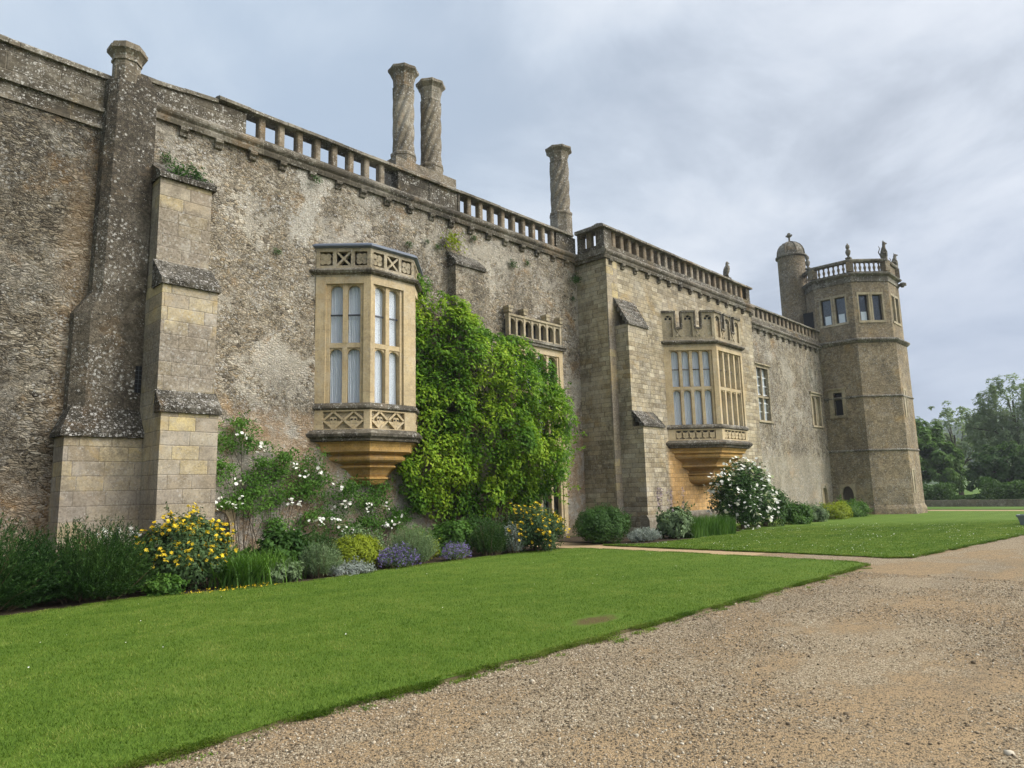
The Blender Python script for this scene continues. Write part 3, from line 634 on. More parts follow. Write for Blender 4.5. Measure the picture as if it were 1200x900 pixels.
# ---- buttresses and the dark stair shaft at the left
def weather(mb, x0, x1, yf, yb, zf, zb, lip=.07):     # sloping stone cap with a drip lip
    mb.xprofile([(yf - lip, zf - .02), (yf - lip, zf + .1), (yb, zb), (yb, zf - .02)], x0 - .05, x1 + .05)
mb = MB(); X0, X1 = 5.46, 6.69
mb.box(X0, X1, 15.5, yA + .1, -.2, 3.52); mb.box(X0, X1, 15.8, yA + .1, 3.52, 6.42); mb.box(X0 + .02, X1 - .02, 16.35, yA + .1, 6.42, 9.12)
b1 = obj('buttress', mb, M['ashlar'], house)
mb = MB(); weather(mb, X0, X1, 15.5, 15.8, 3.52, 4.02); obj('weathering', mb, M['roofstone'], b1)
mb = MB(); weather(mb, X0, X1, 15.8, 16.35, 6.42, 7.1); obj('weathering', mb, M['roofstone'], b1)
mb = MB(); weather(mb, X0 + .02, X1 + .02, 16.35, yA, 9.12, 9.85, .09); obj('weathering', mb, M['roofstone'], b1)
mb = MB(); mb.box(3.95, 5.46, 16.5, yA + .1, -.2, 3.02); b2 = obj('buttress', mb, M['ashlar'], house)
mb = MB(); mb.add([(3.86, 16.42, 3.0), (5.46, 16.42, 3.0), (5.46, 16.42, 3.1), (3.86, 16.42, 3.1), (4.12, 16.82, 3.68), (5.46, 16.82, 3.68), (3.86, yA + .1, 3.1), (4.12, yA + .1, 3.68), (3.86, yA + .1, 3.0), (5.46, yA + .1, 3.0)],
                  [(0, 1, 2, 3), (3, 2, 5, 4), (3, 4, 7, 6), (0, 3, 6, 8), (4, 5, 9, 7), (0, 8, 9, 1)]); obj('weathering', mb, M['roofstone'], b2)
mb = MB()
lo = [(4.06, yA + .1), (4.1, 17.05), (4.36, 16.8), (5.46, 16.8), (5.46, yA + .1)]
hi = [(4.36, yA + .1), (4.4, 17.0), (4.56, 16.82), (5.46, 16.82), (5.46, yA + .1)]
mb.loft([[(*p, 3.6) for p in lo], [(*p, 5.75) for p in lo]]); mb.loft([[(*p, 5.75) for p in lo], [(*p, 6.25) for p in hi]], cap=False)
mb.loft([[(*p, 6.25) for p in hi], [(p[0] + (.06 if p[0] < 5 else 0), p[1], 11.45) for p in hi]])
mb.loft([[(4.62, 16.86, 11.45), (5.44, 16.86, 11.45), (5.44, yA + .4, 11.45), (4.62, yA + .4, 11.45)], [(4.62, 16.9, 11.75), (5.3, 16.9, 11.75), (5.3, yA + .3, 11.75), (4.62, yA + .3, 11.75)]])
sh = obj('stair_shaft', mb, M['shaft'], house)
mb = MB(); cx, cy = 4.83, 17.1; 
mb.lathe([(.30, 11.4), (.30, 11.98), (.335, 11.99), (.335, 12.04), (.31, 12.06), (.33, 12.12), (.40, 12.2), (.44, 12.23), (.44, 12.31), (.38, 12.34), (.38, 12.41), (.30, 12.44), (0.0, 12.5)], cx, cy, 8, R(22.5)); obj('chimney_cap', mb, M['chimney'], sh)
Fs = Face((5.3, 16.8), (1, 0), (0, -1)); mb = MB(); Fs.box(mb, .02, .155, 4.05, 4.66, -.05, .012); w = obj('slit_window', mb, M['dark'], house)
mb = MB()
for k in range(1, 6): Fs.box(mb, .02, .155, 4.05 + k * .1, 4.06 + k * .1, .012, .02)
Fs.box(mb, .082, .092, 4.05, 4.66, .013, .021); obj('leading', mb, M['leadwork'], w)
# vent hole in the far-left wall
mb = MB(); FA.box(mb, 2.72, 2.98, 2.9, 3.04, 0, .03); v_ = obj('vent', mb, M['dark'], house)
mb = MB()
for k in range(4): FA.box(mb, 2.72 + k * .08, 2.74 + k * .08, 2.9, 3.04, .03, .045)
obj('grille', mb, M['left'], v_)
# buttress beside the climber (its foot is hidden)
mb = MB(); mb.box(15.12, 16.45, yA - .4, yA + .1, 0, 9.3); b3 = obj('buttress', mb, M['A'], house)
mb = MB(); weather(mb, 15.12, 16.45, yA - .4, yA, 9.3, 9.85); obj('weathering', mb, M['roofstone'], b3)
# buttress on the projecting block
mb = MB(); X0, X1 = 22.63, 24.1
mb.box(X0, X1, 14.62, yB + .1, -.5, 4.0); mb.box(X0 + .02, X1 - .02, 15.1, yB + .1, 4.0, 8.1); b4 = obj('buttress', mb, M['B'], house)
mb = MB()
def slates(mb, x0, x1, yf, yb, zf, zb, n):
    for k in range(n):
        a, b = k / n, (k + 1) / n
        ya, za, yb_, zb_ = yf + (yb - yf) * a, zf + (zb - zf) * a, yf + (yb - yf) * b, zf + (zb - zf) * b
        mb.xprofile([(ya - .06, za - .02), (ya - .06, za + .07), (yb_, zb_ + .09), (yb_, za - .02)], x0 - .04, x1 + .04)
slates(mb, X0, X1, 14.62, 15.1, 4.0, 4.55, 3); obj('weathering', mb, M['roofstone'], b4); mb = MB(); slates(mb, X0 + .02, X1 - .02, 15.1, 15.75, 8.1, 9.25, 6); obj('weathering', mb, M['roofstone'], b4)
mb = MB(); mb.xprofile([(14.5, -.5), (14.5, .42), (14.56, .55), (14.62, .62), (14.9, .62), (14.9, -.5)], X0 - .1, X1 + .1); obj('plinth', mb, M['plinth'], b4)
# lead rainwater-less pilaster strip at the corner of the block
mb = MB(); mb.box(22.22, 22.95, yB - .045, yB + .02, .6, 10.87); obj('quoin_strip', mb, M['ashlar'], house)

# ---- small arched cellar window, low by the buttress
F_ = FA; mb = MB()
F_.box(mb, 7.1, 7.22, .2, .95, -.05, .05); F_.box(mb, 7.83, 7.95, .2, .95, -.05, .05); F_.arch(mb, 7.22, 7.83, .95, 1.34, 1.42, -.05, .05); F_.box(mb, 7.1, 7.22, .95, 1.42, -.05, .05); F_.box(mb, 7.83, 7.95, .95, 1.42, -.05, .05)
w = obj('arched_window', mb, M['frame'], house)
mb = MB(); F_.poly(mb, [(7.22, .2), (7.83, .2), (7.83, .95), (7.7, 1.22), (7.525, 1.34), (7.35, 1.22), (7.22, .95)], -.06, -.01); obj('glass', mb, M['dark'], w)
mb = MB()
for k in range(1, 4): F_.box(mb, 7.22 + .15 * k, 7.23 + .15 * k, .2, 1.2, -.01, .0)
for k in range(1, 6): F_.box(mb, 7.24, 7.81, .2 + .17 * k, .21 + .17 * k, -.01, .002)
obj('leading', mb, M['leadwork'], w)

# ---- oriel windows
def bayfaces(XL, XR, yw, dpt):
    s2 = math.sqrt(.5); Lc = dpt / s2
    return [(Face((XL, yw), (s2, -s2), (-s2, -s2)), Lc), (Face((XL + dpt, yw - dpt), (1, 0), (0, -1)), XR - XL - 2 * dpt), (Face((XR - dpt, yw - dpt), (s2, s2), (s2, -s2)), Lc)]
def bayplan(XL, XR, yw, dpt, o, back=.05):
    k = o * math.tan(R(22.5))
    return [(XL - o * 1.414, yw + back), (XL - o * 1.414, yw), (XL + dpt - k, yw - dpt - o), (XR - dpt + k, yw - dpt - o), (XR + o * 1.414, yw), (XR + o * 1.414, yw + back)]
def bayloft(mb, XL, XR, yw, dpt, rings):
    mb.loft([[(*p, z) for p in bayplan(XL, XR, yw, dpt, o)] for o, z in rings])
def curtain(mb, F, u0, u1, z0, z1, d, amp=.035, folds=9):
    n = folds * 6; us = [u0 + (u1 - u0) * i / n for i in range(n + 1)]
    vs = []; ph = random.uniform(0, 6)
    for z in (z0, (z0 + z1) / 2, z1):
        for i, u in enumerate(us): vs.append(F.p(u, z, d + amp * math.sin(ph + i * 2 * math.pi / 6) + amp * .6 * math.sin(i * .37 + z)))
    mb.add(vs, [(r * (n + 1) + i, r * (n + 1) + i + 1, (r + 1) * (n + 1) + i + 1, (r + 1) * (n + 1) + i) for r in range(2) for i in range(n)])
def lights(fr, gl, cu, ba, F, edges, mull, z0, zt, z1, rec=.10, tr_h=.14, rise=.16, mid=True):
    """edges: list of (u0,u1) lights; z0 sill, zt transom centre, z1 head soffit"""
    for (a, b) in edges:
        for (p, q) in ((z0, zt - tr_h / 2), (zt + tr_h / 2, z1)):
            F.arch(fr, a, b, q - rise - .04, q - .03, q, -rec - .12, -rec)
            gl.add([F.p(a, p, -rec - .1), F.p(b, p, -rec - .1), F.p(b, q, -rec - .1), F.p(a, q, -rec - .1)], [(0, 1, 2, 3)])
        if mid:
            zm = (zt + z1) / 2; F.box(ba, a, b, zm - .022, zm + .022, -rec - .09, -rec - .06)
    u0, u1 = edges[0][0], edges[-1][1]
    F.box(fr, u0, u1, zt - tr_h / 2, zt + tr_h / 2, -rec - .14, -rec + .03)
    for (a, b), (c, e) in zip(edges[:-1], edges[1:]):
        F.box(fr, b, c, z0, zt - tr_h / 2, -rec - .14, -rec + .04); F.box(fr, b, c, zt + tr_h / 2, z1, -rec - .14, -rec + .04)
def quatre(mb, F, uc, zc, r, d0, d1):
    for k in range(4):
        a = R(45 + 90 * k); F.ngon(mb, uc + .52 * r * math.cos(a), zc + .52 * r * math.sin(a), .46 * r, 8, d0, d1)

# first oriel: two lights to each face, quatrefoil parapet
XL, XR, dp = 10.09, 13.9, 1.11
bf = bayfaces(XL, XR, yA, dp)
mb = MB()                          # solid base apron, head and core
bayloft(mb, XL, XR, yA, dp, [(-.1, 3.4), (-.1, 4.02)])
ori = obj('oriel_window', mb, M['framegrey'], house, label='oriel window with white curtains, two lights to a face')
mb = MB(); bayloft(mb, XL, XR, yA, dp, [(-.002, 7.86), (-.002, 7.93)]); obj('lintel', mb, M['framegrey'], ori)
mb = MB(); bayloft(mb, XL, XR, yA, dp, [(-.28, 8.1), (-.28, 8.72)]); obj('bay_roof', mb, M['framegrey'], ori)
fr, gl, cu, ba, st_, dk, pn, gr = MB(), MB(), MB(), MB(), MB(), MB(), MB(), MB()
lay = [[(.40, .77), (.90, 1.27)], [(.20, .57), (.70, 1.08)], [(.3, .67), (.80, 1.17)]]
for (F, Wd), ed in zip(bf, lay):
    lo_, hi_ = ed[0][0], ed[-1][1]
    # outer jambs flush, inner stepped reveal
    e = .004
    F.box(fr, 0 + e, lo_ - .10, 4.2, 7.86, -.26, 0); F.box(fr, lo_ - .10, lo_, 4.2, 7.66, -.26, -.06)
    F.box(fr, hi_ + .10, Wd - e, 4.2, 7.86, -.26, 0); F.box(fr, hi_, hi_ + .10, 4.2, 7.66, -.26, -.06)
    F.box(fr, lo_ - .10, hi_ + .10, 7.66, 7.86, -.26, -.001)
    lights(fr, gl, cu, ba, F, ed, None, 4.2, 5.86, 7.66)
    curtain(cu, F, lo_ - .04, lo_ + (hi_ - lo_) * .46, 4.15, 7.7, -.27); curtain(cu, F, lo_ + (hi_ - lo_) * .54, hi_ + .04, 4.15, 7.7, -.27)
    # apron with two sunk diamonds
    pa, pb = lo_ - .13, hi_ + .13; zc, hh = 3.72, .24
    F.box(pn, e, pa, 3.42, 4.02, -.1, 0); F.box(pn, pb, Wd - e, 3.42, 4.02, -.1, 0); F.box(pn, pa, pb, 3.42, zc - hh, -.1, -.001); F.box(pn, pa, pb, zc + hh, 4.02, -.1, -.001)
    cw = (pb - pa) / 2
    for k in range(2):
        c = pa + cw * (k + .5); q = cw / 2 - .005
        for (s1, s2) in (((-q, 0), (0, hh)), ((0, hh), (q, 0)), ((q, 0), (0, -hh)), ((0, -hh), (-q, 0))):
            F.bar(pn, (c + s1[0], zc + s1[1]), (c + s2[0], zc + s2[1]), .055, -.095, -.012)
        F.poly(pn, [(c - q + .06, zc - .03), (c, zc - hh + .05), (c + q - .06, zc - .03)], -.095, -.035)
        quatre(pn, F, c, zc, .12, -.095, -.03); F.ngon(dk, c - .05, zc + .02, .028, 8, -.03, -.024); F.ngon(dk, c + .05, zc + .02, .028, 8, -.03, -.024)
    # parapet: three panels, quatrefoil / saltire / quatrefoil
    F.box(gr, e, Wd - e, 8.1, 8.2, -.28, -.01); F.box(gr, e, Wd - e, 8.62, 8.72, -.28, -.01)
    pw = Wd / 3
    for k in range(4): u = min(max(pw * k, .055), Wd - .055); F.box(gr, u - .05, u + .05, 8.2, 8.62, -.28, -.012)
    for k in range(3):
        c = pw * (k + .5); q = pw / 2 - .06
        if k == 1:
            F.bar(gr, (c - q, 8.2), (c + q, 8.62), .06, -.2, -.03); F.bar(gr, (c - q, 8.62), (c + q, 8.2), .06, -.2, -.032)
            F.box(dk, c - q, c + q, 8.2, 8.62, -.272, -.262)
        else:
            quatre(gr, F, c, 8.41, q * 1.0, -.26, -.05); F.box(gr, c - .05, c + .05, 8.36, 8.46, -.26, -.04)
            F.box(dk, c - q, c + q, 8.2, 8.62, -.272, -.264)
obj('frame', fr, M['frame'], ori); obj('glass', gl, M['glass'], ori); obj('curtain', cu, M['curtain'], ori); obj('glazing_bar', ba, M['leadwork'], ori)
obj('apron', pn, M['frame'], ori); pp = obj('parapet', gr, M['framegrey'], ori); join(pp, dk, M['dark'])
mb = MB(); bayloft(mb, XL, XR, yA, dp, [(.0, 4.0), (.06, 4.05), (.06, 4.11), (-.0, 4.2)]); obj('sill', mb, M['string'], ori)
mb = MB(); bayloft(mb, XL, XR, yA, dp, [(.0, 7.92), (.10, 7.96), (.14, 8.02), (.12, 8.07), (-.0, 8.12)]); obj('hood_mould', mb, M['string'], ori)
mb = MB(); bayloft(mb, XL, XR, yA, dp, [(.02, 8.72), (.09, 8.76), (.09, 8.8), (.02, 8.86), (-.3, 8.95)]); obj('lead_cap', mb, M['lead'], ori)
mb = MB(); bayloft(mb, XL, XR, yA, dp, [(-.02, 3.12), (.05, 3.14), (.06, 3.2), (.14, 3.26), (.16, 3.33), (.10, 3.4), (0, 3.46)]); obj('string_course', mb, M['string'], ori)
def corbelrings(mb, XL, XR, yw, dp, prof):
    cx_, hw = (XL + XR) / 2, (XR - XL) / 2; rings = []
    for s_, z in prof:
        a, b = cx_ - hw * s_, cx_ + hw * s_; d_ = dp * s_; rings.append([(*p, z) for p in bayplan(a, b, yw, d_, 0)])
    mb.loft(rings)
mb = MB(); corbelrings(mb, XL, XR, yA, dp, [(.13, 1.90), (.24, 1.93), (.29, 1.99), (.33, 2.06), (.37, 2.09), (.37, 2.14), (.32, 2.155), (.36, 2.22), (.42, 2.33), (.49, 2.40), (.54, 2.42), (.54, 2.47), (.49, 2.485), (.55, 2.53), (.66, 2.57), (.72, 2.62), (.74, 2.68), (.71, 2.73), (.67, 2.76), (.74, 2.80), (.82, 2.82), (.87, 2.85), (.88, 2.99), (.9, 3.06), (.97, 3.12)])
obj('corbel_base', mb, M['corbel'], ori)

# second oriel: four lights to each face, battlemented parapet
XL, XR, dp = 26.3, 32.1, 1.66
bf = bayfaces(XL, XR, yB, dp)
mb = MB(); bayloft(mb, XL, XR, yB, dp, [(-.1, 3.55), (-.1, 4.12)])
ori = obj('oriel_window', mb, M['framegrey'], house, label='wider oriel window with battlemented parapet, four lights to a face')
mb = MB(); bayloft(mb, XL, XR, yB, dp, [(-.002, 7.74), (-.002, 7.85)]); obj('lintel', mb, M['framegrey'], ori)
fr, gl, cu, ba, dk, pn, gr = MB(), MB(), MB(), MB(), MB(), MB(), MB()
for i, (F, Wd) in enumerate(bf):
    lo_, hi_ = (.34, Wd - .3) if i == 0 else ((.26, Wd - .26) if i == 1 else (.3, Wd - .34))
    n = 4; mw_ = .13; lw = (hi_ - lo_ - mw_ * (n - 1)) / n; ed = [(lo_ + k * (lw + mw_), lo_ + k * (lw + mw_) + lw) for k in range(n)]
    e = .004
    F.box(fr, e, lo_ - .1, 4.3, 7.74, -.26, 0); F.box(fr, lo_ - .1, lo_, 4.3, 7.58, -.26, -.06)
    F.box(fr, hi_ + .1, Wd - e, 4.3, 7.74, -.26, 0); F.box(fr, hi_, hi_ + .1, 4.3, 7.58, -.26, -.06)
    F.box(fr, lo_ - .1, hi_ + .1, 7.58, 7.74, -.26, -.001)
    lights(fr, gl, cu, ba, F, ed, None, 4.3, 5.9, 7.58, rise=.13)
    curtain(cu, F, lo_ - .04, lo_ + (hi_ - lo_) * .48, 4.25, 7.62, -.28, folds=11); curtain(cu, F, lo_ + (hi_ - lo_) * .52, hi_ + .04, 4.25, 7.62, -.28, folds=11)
    pa, pb, zc, hh = lo_ - .02, hi_ + .02, 3.86, .19
    F.box(pn, e, pa, 3.58, 4.12, -.1, 0); F.box(pn, pb, Wd - e, 3.58, 4.12, -.1, 0); F.box(pn, pa, pb, 3.58, zc - hh, -.1, -.001); F.box(pn, pa, pb, zc + hh, 4.12, -.1, -.001)
    nq = 6; cw = (pb - pa) / nq
    for k in range(nq):
        c = pa + cw * (k + .5)
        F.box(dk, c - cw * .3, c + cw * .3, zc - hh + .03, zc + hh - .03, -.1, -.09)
        quatre(pn, F, c, zc - .02, cw * .5, -.088, -.02)
        F.bar(pn, (c - cw / 2, zc + hh), (c, zc - hh), .035, -.09, -.03); F.bar(pn, (c, zc - hh), (c + cw / 2, zc + hh), .035, -.09, -.031)
    # battlements
    zb, zl, zh = 8.02, 8.62, 9.28; nm = 3; em = .30; mwid = (Wd - em * (nm - 1)) / nm
    F.box(gr, e, Wd - e, zb, zb + .16, -.22, -.01); 
    for k in range(nm):
        a = k * (mwid + em) + (e if k == 0 else 0); b = k * (mwid + em) + mwid - (e if k == nm - 1 else 0)
        F.box(gr, a, a + .12, zb + .16, zh, -.22, -.008); F.box(gr, b - .12, b, zb + .16, zh, -.22, -.008); F.box(gr, a + .12, b - .12, zh - .08, zh, -.22, -.008)
        F.box(gr, a + .12, b - .12, zb + .16, zh - .08, -.22, -.09)
        c = (a + b) / 2
        for dx, dz in ((0, .13), (-.09, .02), (.09, .02)): F.ngon(dk, c + dx, zh - .28 + dz, .055, 8, -.09, -.08)
        F.arch(gr, a + .12, b - .12, zh - .26, zh - .12, zh - .08, -.089, -.02)
        F.box(ba, a - .03, b + .03, zh, zh + .09, -.26, .05)
        F.box(ba, a - .035, a + .03, zl, zh, -.24, .02) if k > 0 else None
        F.box(ba, b - .03, b + .035, zl, zh, -.24, .021) if k < nm - 1 else None
        if k < nm - 1:
            F.box(gr, b, b + em, zb + .16, zl - .08, -.22, -.012); F.box(ba, b + .0, b + em, zl - .08, zl, -.25, .05)
            q = em / 2; F.bar(gr, (b + .03, zb + .18), (b + em - .03, zl - .1), .07, -.05, .02); F.bar(gr, (b + .03, zl - .1), (b + em - .03, zb + .18), .07, -.05, .018)
obj('frame', fr, M['frame'], ori); obj('glass', gl, M['glass'], ori); obj('curtain', cu, M['curtain'], ori)
pp = obj('parapet', gr, M['framegrey'], ori); join(pp, ba, M['string']); obj('apron', pn, M['frame'], ori); join(pp, dk, M['dark'])
mb = MB(); bayloft(mb, XL, XR, yB, dp, [(0, 4.1), (.07, 4.14), (.07, 4.2), (0, 4.3)]); obj('sill', mb, M['string'], ori)
mb = MB(); bayloft(mb, XL, XR, yB, dp, [(0, 7.84), (.12, 7.88), (.16, 7.94), (.13, 7.99), (0, 8.04)]); obj('hood_mould', mb, M['string'], ori)
mb = MB(); bayloft(mb, XL, XR, yB, dp, [(-.02, 3.28), (.05, 3.3), (.07, 3.36), (.16, 3.42), (.18, 3.5), (.1, 3.57), (0, 3.62)]); obj('string_course', mb, M['string'], ori)
mb = MB(); corbelrings(mb, XL, XR, yB, dp, [(.26, 1.72), (.36, 1.75), (.43, 1.82), (.47, 1.93), (.48, 2.04), (.45, 2.12), (.5, 2.15), (.5, 2.2), (.44, 2.22), (.47, 2.32), (.56, 2.42), (.64, 2.46), (.67, 2.5), (.67, 2.56), (.62, 2.58), (.66, 2.68), (.75, 2.80), (.83, 2.86), (.86, 2.94), (.84, 3.04), (.92, 3.08), (.92, 3.16), (.97, 3.28)])
obj('corbel_base', mb, M['corbel'], ori)

# ---- tall shallow bay with pierced cresting, half hidden by the climber
XL, XR, dp = 17.75, 20.75, .32
F = Face((XL, yA - dp), (1, 0), (0, -1)); Wd = XR - XL
mb = MB(); mb.box(XL, XL + .22, yA - dp, yA + .05, 0, 7.0); mb.box(XR - .22, XR, yA - dp, yA + .05, 0, 7.0); mb.box(XL + .22, XR - .22, yA - dp, yA + .05, 6.75, 7.0); mb.box(XL + .22, XR - .22, yA - dp, yA + .05, 2.5, 3.6)
bay = obj('bay_window', mb, M['frame'], house)
fr, gl, dk = MB(), MB(), MB()
ed = [(.32, .82), (.94, 1.44), (1.56, 2.06), (2.18, 2.68)]
lights(fr, gl, None, MB(), F, ed, None, 3.6, 5.2, 6.75, rec=.08, mid=False)
F.box(fr, .22, .32, 3.6, 6.75, -.2, -.04); F.box(fr, 2.68, 2.78, 3.6, 6.75, -.2, -.04)
for a in (.22, .86, 1.5, 2.1, 2.66): F.box(fr, a, a + .12, .05, 2.5, -.2, -.04)
obj('frame', fr, M['frame'], bay)
F.box(gl, .34, 2.66, .05, 2.5, -.19, -.185); obj('glass', gl, M['glass'], bay); 
mb = MB(); F.box(mb, .22, 2.78, .05, 6.7, -.31, -.3); obj('curtain', mb, M['dark'], bay)  # no cloth: dark sheet standing in for the unlit room behind the glass
mb = MB(); mb.box(XL - .08, XR + .08, yA - dp - .1, yA + .05, 7.0, 7.1); mb.box(XL - .12, XR + .12, yA - dp - .16, yA + .05, 7.1, 7.2); obj('hood_mould', mb, M['string'], bay)
mb = MB(); ns = 7; cw = Wd / ns
for k in range(ns + 1):
    u = min(max(k * cw, .06), Wd - .06)
    tall = k in (0, 2, 5, 7); F.box(mb, u - .05, u + .05, 7.2, 8.15 if tall else 7.95, -.2, -.02)
    if tall: F.box(mb, u - .09, u + .09, 8.1, 8.24, -.23, .04); F.box(mb, u - .12, u + .12, 8.24, 8.34, -.25, .06)
for k in range(ns): F.arch(mb, k * cw + .05, (k + 1) * cw - .05, 7.72, 7.9, 7.98, -.17, -.05); F.box(mb, k * cw + .05, (k + 1) * cw - .05, 7.2, 7.3, -.17, -.05)
F.box(mb, 0, Wd, 7.98, 8.06, -.2, -.0); cre = obj('cresting', mb, M['framegrey'], bay)
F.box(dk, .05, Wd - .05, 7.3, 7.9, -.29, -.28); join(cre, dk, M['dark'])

# ---- windows and blocked door on the far wall
def flatwin(F, h, lights_n, label, bars=True, blind=False, trans=None, hood=True):
    a, b, c, e, dpt = h; fr = MB(); gl = MB(); ba = MB(); cu = MB(); w_ = .14
    F.box(fr, a - .02, a + w_, c, e, -.2, .025); F.box(fr, b - w_, b + .02, c, e, -.2, .025); F.box(fr, a - .02, b + .02, e, e + .16, -.2, .025); F.box(fr, a - .06, b + .06, c - .12, c, -.2, .07)
    lw = (b - a - 2 * w_ - .12 * (lights_n - 1)) / lights_n
    for k in range(lights_n):
        u = a + w_ + k * (lw + .12)
        if k: F.box(fr, u - .12, u, c, e, -.2, -.03)
        F.box(gl, u, u + lw, c, e, -.15, -.145)
        if bars:
            for q in range(1, 6): F.box(ba, u, u + lw, c + (e - c) * q / 6 - .015, c + (e - c) * q / 6 + .015, -.144, -.12)
            F.box(ba, u + lw / 2 - .012, u + lw / 2 + .012, c, e, -.144, -.121)
        F.arch(fr, u, u + lw, e - .2, e - .05, e, -.14, -.06) if blind else None
    if trans: F.box(fr, a + w_, b - w_, trans - .06, trans + .06, -.2, -.02)
    if hood: F.box(fr, a - .15, b + .15, e + .16, e + .24, -.05, .12)
    w = obj('window', fr, M['framegrey'], house, label=label)
    obj('glass', gl, M['framegrey'] if blind else M['glass'], w)
    if bars: obj('glazing_bar', ba, M['paper'], w)
    if not blind:
        curtain(cu, F, a + w_ - .05, b - w_ + .05, c - .05, e + .05, -.24, .01); obj('curtain', cu, M['curtain'], w)
flatwin(FC, C_H[0], 2, 'tall two-light window with white glazing bars', trans=6.4)
flatwin(FC, C_H[1], 2, 'small blocked two-light window', bars=False, blind=True)
def archdoor(F, u0, u1, z0, zs, za, parent, mats, name='door', boards=True, out_d=.03, dep=.2):
    fr = MB(); F.box(fr, u0 - .12, u0, z0, zs, -dep, out_d); F.box(fr, u1, u1 + .12, z0, zs, -dep, out_d); F.arch(fr, u0, u1, zs, za, za + .12, -dep, out_d)
    F.box(fr, u0 - .12, u0, zs, za + .12, -dep, out_d - .001); F.box(fr, u1, u1 + .12, zs, za + .12, -dep, out_d - .001)
    o = obj(name, fr, mats[0], parent); mb = MB()
    n = 5
    for k in range(n): F.box(mb, u0 + (u1 - u0) * k / n + .004, u0 + (u1 - u0) * (k + 1) / n - .004, z0, za, -dep + .0, -dep + .05 + .006 * (k % 2))
    obj('door_leaf' if boards else 'blocking', mb, mats[1], o)
    return o
archdoor(FC, 44.22, 45.03, -.4, .95, 1.5, house, (M['framegrey'], M['frame']), 'blocked_doorway', False)

# ---- chimneys: twisted octagonal shafts
def chimney(cx, cy, zb, z1, z2, z3, r, lab):
    mb = MB(); mb.lathe([(r * 1.22, 11.1), (r * 1.22, zb), (r * 1.2, z1 - .16), (r * 1.26, z1 - .14), (r * 1.26, z1 - .06), (r * 1.12, z1)], cx, cy, 8, R(22.5))
    c = obj('chimney', mb, M['chimney'], house, label=lab)
    mb = MB(); n = 48; rings = []
    K = 30
    for k in range(K + 1):
        f = k / K; z = z1 + (z2 - z1) * f; tw = f * R(150)
        rings.append([(cx + (r * (.86 + .18 * abs(math.cos(4 * (2 * math.pi * i / n - tw))) ** 1.5)) * math.cos(2 * math.pi * i / n), cy + (r * (.86 + .18 * abs(math.cos(4 * (2 * math.pi * i / n - tw))) ** 1.5)) * math.sin(2 * math.pi * i / n), z) for i in range(n)])
    mb.loft(rings); obj('shaft', mb, M['chimney'], c)
    mb = MB(); n = 16; rings = []
    for q, f in ((1.0, 0), (1.05, .05), (1.05, .1), (.97, .14), (1.0, .4), (1.1, .55), (1.12, .6), (1.12, .64), (1.28, .72), (1.48, .80), (1.5, .9), (1.4, .94), (1.1, 1.0), (.7, 1.02), (.65, .8)):
        rings.append([(cx + r * q * (1.0 if i % 2 == 0 else .90) * math.cos(2 * math.pi * i / n + .2), cy + r * q * (1. if i % 2 == 0 else .90) * math.sin(2 * math.pi * i / n + .2), z2 + (z3 - z2) * f) for i in range(n)])
    mb.loft(rings); obj('chimney_cap', mb, M['chimney'], c)
    mb = MB(); mb.lathe([(r * .62, z3 - .08), (r * .62, z3 - .02)], cx, cy, 12); obj('flue', mb, M['dark'], c)
chimney(14.0, 18.25, 12.8, 13.35, 15.75, 16.6, .37, 'left twisted stone chimney of the pair')
chimney(15.25, 18.25, 12.8, 13.35, 15.75, 16.6, .37, 'right twisted stone chimney of the pair')
chimney(22.35, 18.05, 12.8, 13.5, 15.75, 16.5, .41, 'lone twisted stone chimney')
mb = MB(); mb.box(13.3, 16., 17.75, 18.9, 11.2, 12.9); obj('chimney_base', mb, M['chimney'], house)

# ------------------------------------------------------------------ octagonal tower
TX, TY, AP = 48.97, 14.87, 2.957
tower = thing('corner_tower', 'octagonal golden stone corner tower with balustrade and domed stair turret', 'tower', (TX, TY, -.4))
def octa(ap, o=0): r_ = (ap + o) / math.cos(R(22.5)); return [(TX + r_ * math.cos(R(22.5 + 45 * i)), TY + r_ * math.sin(R(22.5 + 45 * i))) for i in range(8)]
def oloft(mb, rings, ap=AP): mb.loft([[(*p, z) for p in octa(ap, o)] for o, z in rings])
def oface(ap, ang):                  # ang = outward normal direction
    nx, ny = math.cos(R(ang)), math.sin(R(ang)); ux, uy = -ny, nx; s = ap * math.tan(R(22.5))
    return Face((TX + nx * ap - ux * s, TY + ny * ap - uy * s), (ux, uy), (nx, ny)), 2 * s
up_ap = 2.86
holes_up = {}
mb = MB()
for k in range(8):
    ang = 45 * k; F, w_ = oface(AP, ang)
    H_ = []
    if ang == 180: H_ = [(.70, 1.22, 5.85, 7.3, .35), (.62, 1.38, -.6, 1.45, .3)] 
    F.sheet(mb, 0, w_, -.6, 10.35, [(w_ - h[1], w_ - h[0], *h[2:]) if False else h for h in H_], res=.45)
    F, w_ = oface(up_ap, ang)
    H_ = [(.32, .32 + .72, 11.75, 13.55, .3), (1.2, 1.92, 11.75, 13.55, .3)] if ang in (180, 225, 270, 315) else []
    F.sheet(mb, 0, w_, 10.55, 14.4, H_, res=.45)
obj('wall', mb, M['tower'], tower)
mb = MB(); oloft(mb, [(.12, -.6), (.10, .0), (.03, .2), (-.02, .24)]); obj('plinth', mb, M['tower'], tower, label='darker battered plinth')
for z in (3.5, 6.85):
    mb = MB(); oloft(mb, [(-.02, z), (.06, z + .04), (.07, z + .1), (-.02, z + .18)]); obj('string_course', mb, M['coping'], tower)
